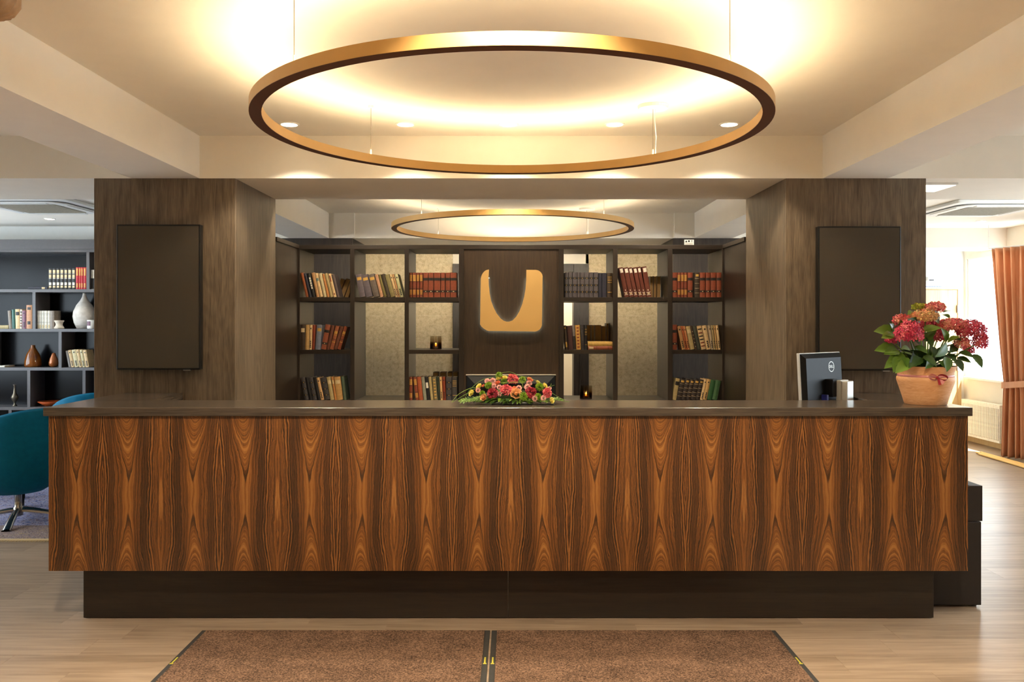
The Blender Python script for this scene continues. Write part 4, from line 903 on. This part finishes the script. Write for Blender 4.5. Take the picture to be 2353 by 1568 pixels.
for i in range(60):
    a = frnd.uniform(0, 2*PI); ex = WX(1172, YA)+math.cos(a)*.16*frnd.uniform(.5, 1); ey = YA+math.sin(a)*.05
    b0 = Vector((ex, ey, WT+frnd.uniform(.012, .03))); le = frnd.uniform(.05, .10)*(1.6 if abs(math.cos(a)) > .8 else .8)
    tp = b0+Vector((math.cos(a)*le, (math.sin(a)*.6-.25)*le*.8, frnd.uniform(-.012, .01))); tp.z = max(tp.z, WT+.016); b0.z = max(b0.z, WT+.02)
    leafobj(fa, 'foliage_sprig', 'foliage_sprig', b0, tp, (0, -.4, 1), frnd.uniform(.45, .7))
grass = MAT['leaf_light']
for i in range(64):
    x0 = WX(1172, YA)+frnd.uniform(-.2, .2); b0 = Vector((x0, YA-.045+.03*abs(x0-WX(1172, YA))/.2, WT+frnd.uniform(.018, .034))); sx = (x0-WX(1172, YA))/.2
    tp = b0+Vector((sx*.03+frnd.uniform(-.025, .025), frnd.uniform(-.045, -.015), frnd.uniform(-.012, .004))); tp.z = max(tp.z, WT+.014)
    leafobj(fa, 'leaf_blade' if i % 3 else 'leaf_blade_light', 'leaf', b0, tp, (0, -.5, .9), frnd.uniform(.4, .7))
for i in range(70):
    a = frnd.uniform(0, PI); ph = frnd.uniform(-1.2, .6); d = Vector((math.cos(a)*.19, math.sin(ph)*.05-.01, math.sin(a)*.085))
    b0 = Vector((WX(1172, YA), YA, WT+.015))+d*frnd.uniform(.3, .6); tp = b0+Vector((d.x*.28, d.y*.3-.004, d.z*.22+.004))
    if tp.z < WT+.02: tp.z = WT+.02
    leafobj(fa, 'leaf_blade', 'leaf', b0, tp, (0, -.7, .7), frnd.uniform(.6, .9))
def blade(pts, D0, D1):
    P = [az(x, y, D0+(D1-D0)*i/(len(pts)-1)) for i, (x, y) in enumerate(pts)]
    Q = []                                                # smooth through the control points
    for i in range(len(P)-1):
        p0, p1, p2, p3 = P[max(i-1, 0)], P[i], P[i+1], P[min(i+2, len(P)-1)]
        for k in range(6):
            t = k/6; Q.append(.5*((2*p1)+(-p0+p2)*t+(2*p0-5*p1+4*p2-p3)*t*t+(-p0+3*p1-3*p2+p3)*t**3))
    Q.append(P[-1])
    for q in Q: q.z = max(q.z, WT+.002)
    obj('grass_blade', MB().tube(Q, .0013, 5), grass, fa, True, smooth=True)
blade([(70,670),(200,520),(400,410),(560,380)], 4.24, 4.30); blade([(80,672),(300,540),(440,460),(540,400)], 4.24, 4.29); blade([(330,590),(430,420),(620,260),(780,200),(910,185)], 4.30, 4.33)
blade([(1000,112),(1100,92),(1220,90),(1360,150),(1600,210),(1850,330)], 4.31, 4.30); blade([(1990,480),(2080,540),(2150,580),(2215,612)], 4.28, 4.36); blade([(2040,560),(2120,610),(2230,650),(2340,662)], 4.27, 4.24)
blade([(1950,400),(2000,360),(2055,340)], 4.28, 4.27); blade([(1960,380),(1985,340),(1995,310)], 4.28, 4.28); blade([(1010,300),(1100,290),(1400,290),(1450,390)], 4.20, 4.19)

# hydrangea in the terracotta pot
YP = 4.31; XP = WX(2127, YP)
hy = thing('potted_hydrangea', 'pink and coral hydrangea in a terracotta pot with a red bow', 'plant', (XP, YP, WT+.0003))
prof = [(0, 0), (.098, 0), (.102, .004), (.112, .04), (.128, .09), (.137, .118), (.1395, .130), (.138, .140), (.133, .147), (.1325, .155), (.136, .172), (.142, .188), (.146, .196), (.146, .199), (.140, .199), (.130, .175), (.125, .150), (0, .150)]
smooth_angle(obj('pot', MB().lathe(prof, (0, 0, 0), 56), MAT['terracotta'], hy))
obj('soil', MB().lathe([(0, .165), (.128, .165)], (0, 0, 0), 40), MAT['soil'], hy)
obj('ribbon', MB().lathe([(.1355, .141), (.1350, .150), (.1355, .155), (.1345, .155), (.1335, .150), (.1345, .141)], (0, 0, 0), 56, close=True), MAT['ribbonp'], hy, smooth=True)
bw = Vector((-.012, -.1375, .146))
def loop(sx, k, mat, name):
    pts = []
    rows = []
    for i in range(13):
        t = i/12; a = t*2*PI; x = sx*(.024*(1-math.cos(a))); z = .012*math.sin(a)*1.1+sx*.004+.25*k*x*sx
        rows.append([(bw.x+x, bw.y-.004-.006*math.sin(a/2), bw.z+z-.004), (bw.x+x, bw.y-.010-.010*math.sin(a/2), bw.z+z+.004)])
    obj(name, MB().grid(rows), mat, hy, smooth=True)
loop(-1, 1.0, MAT['ribbonp'], 'bow_loop'); loop(1, -.6, MAT['ribbon'], 'bow_loop')
obj('bow_knot', MB().sphere((bw.x, bw.y-.008, bw.z), .007, 10, 8, (1.2, .8, 1)), MAT['ribbon'], hy, smooth=True)
obj('ribbon_tail', MB().grid([[(bw.x-.003+.002*i, bw.y-.008-.002*i, bw.z-.012*i), (bw.x+.009+.002*i, bw.y-.010-.002*i, bw.z-.012*i)] for i in range(4)]), MAT['ribbon'], hy, smooth=True)
obj('ribbon_tail', MB().grid([[(bw.x+.005*i, bw.y-.008-.002*i, bw.z-.009*i), (bw.x+.006+.007*i, bw.y-.010-.002*i, bw.z-.005*i)] for i in range(5)]), MAT['ribbonp'], hy, smooth=True)
def hz(x, y, D): return PX(2000+x/6.031, 680+y/6.031, D)
def floret_head(rx, ry, n, depth):
    m = MB(); ga = PI*(3-5**.5)
    for i in range(n):
        z = 1-1.55*(i+.5)/n; q = math.sqrt(max(0, 1-z*z)); a = ga*i
        d = Vector((q*math.cos(a), q*math.sin(a), z)); p = Vector((d.x*rx, d.y*depth, d.z*ry)); p *= frnd.uniform(.9, 1.08)
        nrm = (Vector((d.x/rx, d.y/depth, d.z/ry)).normalized()+Vector((frnd.uniform(-.4, .4), frnd.uniform(-.4, .4), frnd.uniform(-.3, .3)))).normalized()
        t = nrm.cross(Vector((.3, .2, 1))).normalized(); b = nrm.cross(t); s_ = frnd.uniform(.011, .0155); ph = frnd.uniform(0, PI/2)
        vs = [p]; fs = []
        for k in range(4):
            for da, rad, up_ in ((-.55, .72, .10), (-.22, 1.08, .28), (.22, 1.08, .28), (.55, .72, .10)):
                an = ph+k*PI/2+da; vs.append(p+(t*math.cos(an)+b*math.sin(an))*s_*rad+nrm*s_*up_*frnd.uniform(.2, 1.3))
            fs.append((0, 1+4*k, 2+4*k, 3+4*k, 4+4*k))
        m.add(vs, fs)
    return m
HM = dict(red=island('hydrangea_red', [srgb(182, 30, 72), srgb(208, 56, 92), srgb(228, 92, 112), srgb(234, 130, 128)]), coral=island('hydrangea_coral', [srgb(210, 72, 92), srgb(230, 108, 112), srgb(240, 152, 134), srgb(228, 176, 140)]),
 peach=island('hydrangea_peach', [srgb(226, 150, 104), srgb(240, 186, 128), srgb(236, 206, 136), srgb(222, 120, 96)]), lime=island('hydrangea_lime', [srgb(150, 170, 50), srgb(196, 200, 80), srgb(176, 160, 60)]), pinkred=island('hydrangea_pinkred', [srgb(198, 52, 88), srgb(220, 84, 108), srgb(232, 122, 130)]))
heads = [(540,515,170,165,'red',110,4.22),(440,340,110,75,'coral',45,4.27),(760,285,175,82,'peach',70,4.25),(895,165,125,65,'coral',50,4.36),(680,152,90,36,'lime',26,4.38),(950,545,95,125,'red',60,4.33),(820,400,150,70,'red',50,4.32),
 (1130,410,190,92,'coral',80,4.29),(1390,480,190,135,'pinkred',110,4.30),(1525,640,85,115,'pinkred',45,4.27),(1265,665,95,90,'coral',40,4.30),(1370,745,55,50,'pinkred',16,4.34),(290,610,60,60,'red',18,4.30)]
root = Vector((XP, YP, WT+.166))
for x, y, rx, ry, c, n, D in heads:
    p = hz(x, y, D); k = D/F/6.031
    m = floret_head(rx*k*1.0, ry*k*1.0, int(n*1.5), min(rx, ry)*k*1.15); m.v = [(v[0]+p.x, v[1]+p.y, v[2]+p.z) for v in m.v]
    o = obj('flower_head', m, HM[c], hy, True)
    r0 = root+Vector(((p.x-XP)*.25, (p.y-YP)*.3, 0)); md = (r0+p)/2+Vector((0, 0, .02))
    obj('stem', MB().tube([r0, md, p], [.004, .0035, .0025], 6), MAT['leaf_light'], hy, True, smooth=True)
# leaves read from the photograph: (base x, base y, tip x, tip y, depth, light?, up)
LV = [(360,520,105,455,4.26,1,.2),(300,540,190,560,4.24,1,0),(310,470,300,360,4.27,1,0),(390,520,450,360,4.22,1,0),(370,740,105,718,4.25,1,.3),(380,760,225,775,4.24,1,.3),(440,790,290,880,4.23,1,.4),(480,830,225,960,4.22,1,.4),(400,850,345,1035,4.20,1,0),(540,920,375,1035,4.16,1,.3),
 (680,640,590,520,4.18,0,0),(740,620,910,470,4.20,0,0),(720,480,975,420,4.18,1,.3),(700,420,570,310,4.20,0,0),(960,360,835,205,4.24,0,0),(1060,640,1035,460,4.20,1,0),(1070,640,1210,550,4.20,1,.3),(1020,230,1100,180,4.36,1,.3),(1010,260,1105,285,4.35,1,.3),(600,230,545,265,4.34,1,.3),
 (1060,660,960,850,4.15,1,-1),(620,700,800,770,4.17,0,.5),(560,760,470,700,4.19,1,.5),(600,780,590,920,4.16,0,-1),(740,830,930,950,4.15,0,.2),(700,860,560,960,4.15,0,.4),(1060,850,1090,1030,4.14,0,-.5),(1100,800,1190,900,4.18,0,0),(1230,780,1450,830,4.24,0,.5),(1430,810,1570,975,4.24,0,.2),
 (1180,880,1300,1020,4.20,0,.3),(1200,860,1400,900,4.26,0,.4),(860,700,900,820,4.17,0,-.5),(800,560,870,700,4.20,0,-.3),(1150,620,1250,590,4.26,0,0),(1180,700,1130,760,4.25,0,0),(1360,400,1370,310,4.30,1,0),(850,900,800,990,4.15,0,-.3),(960,900,1040,970,4.16,0,0),(480,850,520,960,4.18,0,0)]
for bx_, by_, tx, ty, D, lt, upv in LV:
    b0 = hz(bx_, by_, D+.05); t0 = hz(tx, ty, D-.01)
    leafobj(hy, 'leaf_blade_light' if lt else 'leaf_blade', 'leaf', b0, t0, (0, -1, .5+upv), frnd.uniform(.72, .9) if (t0-b0).length > .03 else 1.1)
for i in range(34):    # inner foliage between the flower heads and the rim
    a = 2*PI*i/34*2.6+frnd.uniform(-.2, .2); zz = frnd.uniform(.0, .10); r0 = frnd.uniform(.02, .07); r1 = r0+frnd.uniform(.05, .10)
    b0 = root+Vector((math.cos(a)*r0, math.sin(a)*r0, zz)); t0 = root+Vector((math.cos(a)*r1*1.25, math.sin(a)*r1, zz+frnd.uniform(-.02, .05)+.03))
    leafobj(hy, 'leaf_blade', 'leaf', b0, t0, (0, 0, 1), frnd.uniform(.9, 1.2))

# ------------------------------------------------------------------ lounge on the left
rg = thing('patterned_rug', 'blue and beige patterned rug under the teal chairs', 'rug', (-4.6, 7.0, 0))
obj('rug_field', MB().box(-6.8, -2.75, 5.76, 8.6, .0008, .008), MAT['rug'], rg, True, bevel=.002)
m = MB()
for i in range(200): x = -6.79+i*.0202; m.box(x, x+.006, 5.735, 5.762, .0008, .004)
fr = obj('fringe', m, MAT['pages'], rg, True); fr['kind'] = 'stuff'
def chair_shell():
    nt, nr = 56, 12; zb, R0 = .20, .40
    def rim(th):    # height of the rim; th = 0 at the open front
        c = (1-math.cos(th))/2; return .40+.47*c**.8
    outer, inner = [], []
    for i in range(nt+1):
        th = 2*PI*i/nt; zr = rim(th); ro, ri = [], []
        RR = R0*(1+.05*math.cos(2*th))
        for k in range(nr+1):
            t = k/nr; z = zb+(zr-zb)*t**1.25; rad = RR*(1-(1-t)**2.4)**(1/2.0)*(1+.06*t)
            ro.append((rad*math.cos(th), rad*math.sin(th), z))
            zi = max(z+.02*(1-t), zb+.10*(1-t)); ri.append((max(0, rad-.045*min(1, .3+t))*math.cos(th), max(0, rad-.045*min(1, .3+t))*math.sin(th), zi))
        outer.append(ro+[((ro[-1][0]+ri[-1][0])/2, (ro[-1][1]+ri[-1][1])/2, zr+.018)]+ri[::-1])
    return MB().grid(outer)
SH = mesh('shell', chair_shell(), True); 
def cushion():
    return MB().lathe([(0, .30), (.24, .30), (.29, .32), (.305, .36), (.29, .395), (.2, .41), (0, .415)], (0, 0, 0), 40)
CU = mesh('seat_cushion', cushion(), True)
def seam_m():
    pts = []
    for k in range(14):
        t = min(1.0, .1+.9*k/13); th = 1.25; zr = .40+.47*((1-math.cos(th))/2)**.8; z = .20+(zr-.20)*t**1.25; rad = .40*(1+.05*math.cos(2*th))*(1-(1-t)**2.4)**.5*(1+.06*t)+.001
        pts.append((rad*math.cos(th), rad*math.sin(th), z))
    return MB().tube(pts, .003, 6)
SE = mesh('seam', seam_m(), True)
def leg_m():
    rows = []
    for i in range(9):
        t = i/8; x = .02+.34*t; z = .095-.085*t**1.6; w_ = .020+.012*t; h = .028-.012*t
        rows.append([(x, -w_, z-h if t < .99 else max(.001, z-h)), (x, -w_*.8, z), (x, 0, z+.008), (x, w_*.8, z), (x, w_, max(.001, z-h)), (x, -w_, max(.001, z-h))])
    return MB().grid(rows)
LG = mesh('leg', leg_m(), True); PO = mesh('pedestal', MB().lathe([(0, .04), (.034, .04), (.034, .10), (.026, .11), (.026, .23), (.10, .235), (.10, .245), (0, .245)], (0, 0, 0), 24), True)
def lounge_chair(x, y, rot, mat, label, base_rot=.5):
    t = thing('lounge_chair', label, 'chair', (x, y, .0085), rot, 'lounge chairs')
    for nme, me in (('shell', SH), ('seat_cushion', CU), ('seam', SE)):
        o = bpy.data.objects.new(nme, me.copy()); o.data.materials.append(mat); link(o, t)
    o = bpy.data.objects.new('pedestal', PO.copy()); o.data.materials.append(MAT['steel']); link(o, t)
    for k in range(4):
        o = bpy.data.objects.new('leg', LG.copy() if k == 0 else lg_); o.parent = None; link(o, t); o.rotation_euler = (0, 0, base_rot-rot+k*PI/2)
        if k == 0: lg_ = o.data; lg_.materials.append(MAT['steel'])
    return t
lounge_chair(-3.78, 6.33, 2.50, MAT['teal'], 'teal tub chair on a steel star base beside the desk end', -1.25)
lounge_chair(-3.92, 7.80, 2.09, MAT['teal'], 'teal tub chair farther back, its rim showing above the worktop', .3)
lounge_chair(-4.98, 7.15, -.6, MAT['palewool'], 'pale grey tub chair at the left edge of the picture', .1)
tb = thing('side_table', 'dark low side table behind the nearest teal chair', 'table', (-3.97, 7.06, .0085), .52)
obj('table_top', MB().box(-.235, .235, -.235, .235, .40, .44), MAT['black'], tb, bevel=.004)
for sx in (-1, 1):
    for sy in (-1, 1): obj('leg', MB().box(sx*.20-.036, sx*.20+.036, sy*.20-.036, sy*.20+.036, 0, .40), MAT['black'], tb, bevel=.003)

# lounge bookcase
DL = 9.35; DLB = 9.66; kL = DL/F
lb = thing('lounge_bookcase', 'large black bookcase with uneven compartments in the lounge', 'bookcase', (-5.3, 9.5, 0))
XLL, XLR = -6.45, WX(250, DL)
obj('back_panel', MB().box(XLL, XLR, DLB-.015, DLB, 0, WZ(551, DL)), MAT['shelfblack'], lb, True)
obj('crown', MB().box(XLL, XLR, DL-.005, DLB-.016, WZ(580, DL), WZ(551, DL)), MAT['shelfedge'], lb, True, bevel=.003)
obj('cornice', MB().box(XLL, XLR, DL-.02, DL-.006, WZ(573, DL), WZ(551, DL)), MAT['shelfedge'], lb, True, bevel=.002)
ZL = [WZ(665, DL), WZ(756, DL), WZ(845, DL), WZ(936, DL), .30]
for z in ZL: obj('shelf', MB().box(XLL, XLR, DL, DLB-.016, z-.034, z), MAT['shelfedge'], lb, True, bevel=.001)
tops = [WZ(580, DL)]+[z-.034 for z in ZL[:-1]]
for row_, xs_ in enumerate(([199, 60-160], [75, 330], [135, -40], [63, 190], [140, 20])):
    for x in xs_:
        X0 = WX(x, DL)
        if XLL < X0 < XLR-.05: obj('divider', MB().box(X0, X0+.034, DL, DLB-.016, ZL[row_], tops[row_]), MAT['shelfedge'], lb, True)
for X0 in (XLL, XLR-.03): obj('side_panel', MB().box(X0-.0, X0+.03, DL-.001, DLB-.016, 0, WZ(580, DL)), MAT['shelfedge'], lb, True)
DLK = DL+.03; kA = 8.709
books('on the top shelf of the black lounge bookcase', 0, 590, kA, DLK, 648, up([(975,1046),(1051,1126),(1131,1202),(1206,1281),(1286,1356),(1361,1436),(1441,1512)], 220, 'black', 'bw')+up([(1520,1575),(1578,1620),(1622,1665),(1668,1726)], 200, 'brightred', 'redset'), 'lounge books', ZL[0], .18)
books('right of the red volumes in the lounge bookcase', 0, 590, kA, DLK, 648, up([(1803,1850),(1853,1900)], 250, 'offwhite', 'half'), 'lounge books', ZL[0], .16)
books('on the second lounge shelf left of its divider', 0, 590, kA, DLK, 1432, [(178,240,150,1060,'taupe','plain'),(245,306,232,1040,'tealgreen','plain'),(312,396,300,1030,'cream','darklabel'),(399,440,395,1040,'offwhite','striped'),(446,518,440,1060,'mauve','title'),(525,638,525,950,'tanorange','twolabels')], 'lounge books', ZL[1], .16)
books('on the second lounge shelf right of its divider', 0, 590, kA, DLK, 1432, up([(722,774),(776,830),(835,886),(890,950),(955,1003)], 1065, 'offwhite', 'old')+[(1006,1085,1006,1065,'taupe','plain')], 'lounge books', ZL[1], .14)
kC = 8.255
books('on the third lounge shelf beside the column', 0, 770, kC, DLK, 614, [(1305,1352,1240,290,'grey','plain'),(1358,1415,1285,270,'cream','title'),(1420,1502,1350,265,'palecream','title'),(1508,1562,1440,265,'cream','title'),(1568,1622,1505,270,'palecream','title'),(1628,1690,1570,275,'cream','title')], 'lounge books', ZL[2], .15)
sL = DLK/F
make_book(50/kA*sL, 390/kA*sL, .2, 'navy', 'label', 'thin dark book lying flat on the top lounge shelf', 'lounge books', (WX(565/kA, DLK), DLK, ZL[0]+.0002), 0, flat=True)
make_book(70/kA*sL, 300/kA*sL, .2, 'khaki', 'plain', 'khaki book lying flat on the second lounge shelf', 'lounge books', (WX(-130/kA, DLK), DLK, ZL[1]+.0002), 0, flat=True)
make_book(30/kC*sL, 180/kC*sL, .2, 'offwhite', 'plain', 'white book lying flat on the third lounge shelf', 'lounge books', (WX(-90/kC, DLK), DLK, ZL[2]+.0002), 0, flat=True)
def vase(px, D, z, prof, mat, name, label, cat, n=36):
    t = thing(name, label, cat, (WX(px, D), D, z+.0003)); o = obj('body', MB().lathe(prof, (0, 0, 0), n), mat, t, smooth=True); return t
q = (DL+.14)/F
def ribbed():
    n = N('ribbed_white_ceramic'); z = n.sep(n.objc())[2]; wv = n.math('SINE', n.math('MULTIPLY', z, 700)); n.bump(wv, .5, .002)
    f = n.noise(n.objc(), 20, 2); return n.fin(n.ramp(f, [(.3, srgb(206, 196, 184)), (.7, srgb(228, 220, 210))]), .6)
v1 = vase(194.5, DL+.172, ZL[1], [(0, 0), (16*q, 0), (22*q, 14*q), (24.5*q, 28*q), (23*q, 40*q), (17*q, 54*q), (9*q, 65*q), (5*q, 73*q), (3.4*q, 80*q), (3.8*q, 82*q), (2.4*q, 82*q), (2.6*q, 72*q), (0, 60*q)], ribbed(), 'teardrop_vase', 'white ribbed teardrop vase on the second lounge shelf', 'vase')
mg = vase(210, DL+.042, ZL[1], [(0, 0), (8*q, 0), (8.5*q, 2*q), (8.5*q, 20*q), (7.8*q, 20*q), (7.8*q, 3*q), (0, 3*q)], MAT['white'], 'printed_mug', 'white mug with a blue and brown print before the teardrop vase', 'mug')
obj('print_patch', MB().grid([[(8.6*q*math.sin(a), -8.6*q*math.cos(a), z) for z in (7*q, 12*q, 17*q)] for a in [-.9+.2*i for i in range(7)]]), island('mug_print', [srgb(70, 90, 150), srgb(150, 100, 60)]), mg)
vase(136.5, DL+.058, ZL[1], [(0, 0), (10.5*q, 0), (10.5*q, 3*q), (8*q, 6*q), (7*q, 10*q), (8*q, 14*q), (10.2*q, 17*q), (10.2*q, 19*q), (6*q, 19*q), (5*q, 10*q), (0, 9*q)], plain('cream_ceramic', srgb(216, 202, 180), .5), 'ceramic_holder', 'cream waisted ceramic holder next to the old white books', 'candle holder')
def amb():
    n = N('amber_lacquer'); f = n.noise(n.objc(), 12, 2); z = n.sep(n.objc())[2]
    return n.fin(n.ramp(f, [(.3, srgb(92, 46, 12)), (.7, srgb(140, 78, 20))]), .06)
AM = amb()
vase(76.5, DL+.15, ZL[2], [(0, 0), (17*q, 0), (18*q, 4*q), (17.5*q, 14*q), (14*q, 28*q), (8*q, 39*q), (5*q, 45*q), (4.6*q, 49*q), (5*q, 50*q), (3.8*q, 50*q), (3.6*q, 44*q), (0, 36*q)], AM, 'amber_vase', 'large glossy amber vase on the third lounge shelf', 'vase')
vase(124, DL+.12, ZL[2], [(0, 0), (6*q, 0), (9.6*q, 4*q), (10.4*q, 10*q), (8*q, 20*q), (4.5*q, 28*q), (3.6*q, 32*q), (2.8*q, 32*q), (3*q, 26*q), (0, 20*q)], plain('copper_lacquer', srgb(150, 84, 40), .12, .3), 'amber_vase', 'small copper pear-shaped vase beside the amber one', 'vase')
vase(34.5, DL+.12, ZL[3], [(0, 0), (5*q, 0), (5*q, 1.5*q), (2.2*q, 4*q), (2.2*q, 9*q), (6*q, 14*q), (8*q, 20*q), (6*q, 25*q), (3.5*q, 29*q), (2.2*q, 40*q), (2.4*q, 47*q), (4*q, 49*q), (3*q, 49*q), (1.2*q, 44*q), (0, 30*q)], plain('engraved_metal', srgb(110, 100, 84), .35, .8, .3, 160), 'metal_vase', 'slender engraved metal vase on the lower lounge shelf', 'vase')
vase(116, DL+.138, ZL[3], [(0, 0), (11*q, 0), (19*q, 5*q), (26.5*q, 10.5*q), (25.7*q, 11*q), (17*q, 6.5*q), (0, 3*q)], plain('orange_glaze', srgb(186, 84, 36), .25), 'shallow_dish', 'shallow orange glazed dish on the lower lounge shelf', 'dish')

# ------------------------------------------------------------------ window side on the right
ct = thing('tied_curtain', 'copper brown curtain tied back beside the right window', 'curtain', (5.66, 9.15, 0))
rows = []; NV, NH = 44, 150; ztop = 2.372; zt_ = .84
def lerp(a, b, t): return (a[0]+(b[0]-a[0])*t, a[1]+(b[1]-a[1])*t)
nx, ny = .86, .51
for i in range(NV+1):
    z = ztop-(ztop-.012)*i/NV
    if z > zt_: e = ((z-zt_)/(ztop-zt_))**.8; A = lerp((5.555, 9.34), (5.52, 9.50), e); B = lerp((5.79, 8.94), (5.86, 8.72), e); amp = .030+.020*e
    else: e = ((zt_-z)/zt_)**.6; A = lerp((5.555, 9.34), (5.545, 9.38), e); B = lerp((5.79, 8.94), (5.84, 8.84), e); amp = .030+.020*e
    row_ = []
    for j in range(NH+1):
        u = j/NH; x, y = lerp(A, B, u); ph = u*2*PI*9; d = amp*math.sin(ph+.6*math.sin(u*9))+amp*.3*math.sin(2.3*ph+1+1.2*z)
        row_.append((x+nx*d, y+ny*d+.008*math.cos(ph), z))
    rows.append(row_)
cl = obj('cloth', MB().grid(rows), MAT['curtain'], ct, True, smooth=True); sm = cl.modifiers.new('thick', 'SOLIDIFY'); sm.thickness = .003
pr = []
for i in range(29):
    a = 2*PI*i/28; u = .5+.56*math.cos(a); d = .062*math.sin(a); x, y = lerp((5.555, 9.34), (5.79, 8.94), u); zc = zt_+.06*(u-.4)
    pr.append([(x+nx*d, y+ny*d, zc-.035), (x+nx*d, y+ny*d, zc+.035)])
obj('tieback', MB().grid(pr), MAT['curtain'], ct, True, smooth=True)
obj('curtain_track', MB().tube([(5.50, 9.54, ztop+.008), (5.88, 8.68, ztop+.008)], .008, 8), MAT['white'], ct, True)
obj('track_bracket', MB().tube([(5.50, 9.54, ztop+.008), (5.50, 9.54, CZ)], .006, 8).tube([(5.87, 8.70, ztop+.008), (5.87, 8.70, CZ)], .006, 8), MAT['white'], ct, True)
rd = thing('panel_radiator', 'white ribbed panel radiator under the bright window', 'radiator', (5.82, 10.2, 0))
obj('front_plate', MB().box(5.772, 5.782, 9.79, 10.62, .09, .53), MAT['radiator'], rd, True, bevel=.003)
m_ = mesh('rib', MB().prism([(-.010, 0), (-.005, .012), (.005, .012), (.010, 0)], .12, .50, 'z')); m_.materials.append(MAT['radiator'])
for i in range(24):
    o = bpy.data.objects.new('rib', m_); link(o, rd); o.rotation_euler = (0, 0, PI/2); o.location = Vector((5.772, 9.815+i*.0338, 0))-ORG[rd.name]
obj('back_plate', MB().box(5.84, 5.85, 9.79, 10.62, .09, .53), MAT['radiator'], rd, True)
obj('top_grille', MB().box(5.772, 5.85, 9.79, 10.62, .53, .545), MAT['radiator'], rd, True, bevel=.002)
for y in (9.79, 10.612): obj('side_cover', MB().box(5.782, 5.84, y, y+.008, .09, .53), MAT['radiator'], rd, True)
for y in (9.95, 10.45): obj('bracket', MB().box(5.85, 5.899, y, y+.03, .15, .45), MAT['radiator'], rd, True)
for i, (xa, ya, xb, yb) in enumerate(((5.40, 9.60, 5.37, 8.1), (5.43, 9.55, 5.41, 8.05), (5.46, 9.62, 5.455, 8.12), (5.37, 9.5, 5.33, 8.0))):
    t = thing('brass_curtain_rod', ['brass rod on the floor, second from the desk side', 'brass rod on the floor, third from the desk side', 'brass rod on the floor nearest the curtain', 'brass rod on the floor farthest from the curtain'][i], 'rod', (xa, ya, 0), 0, 'brass rods on the floor')
    A, B = Vector((0, 0, .0135)), Vector((xb-xa, yb-ya, .0135))
    obj('rod', MB().tube([A, B], .011, 10), MAT['brass'], t, smooth=False); obj('end_cap', MB().sphere(A, .0132, 12, 8), MAT['brass'], t, smooth=True); obj('end_cap', MB().sphere(B, .0132, 12, 8), MAT['brass'], t, smooth=True)
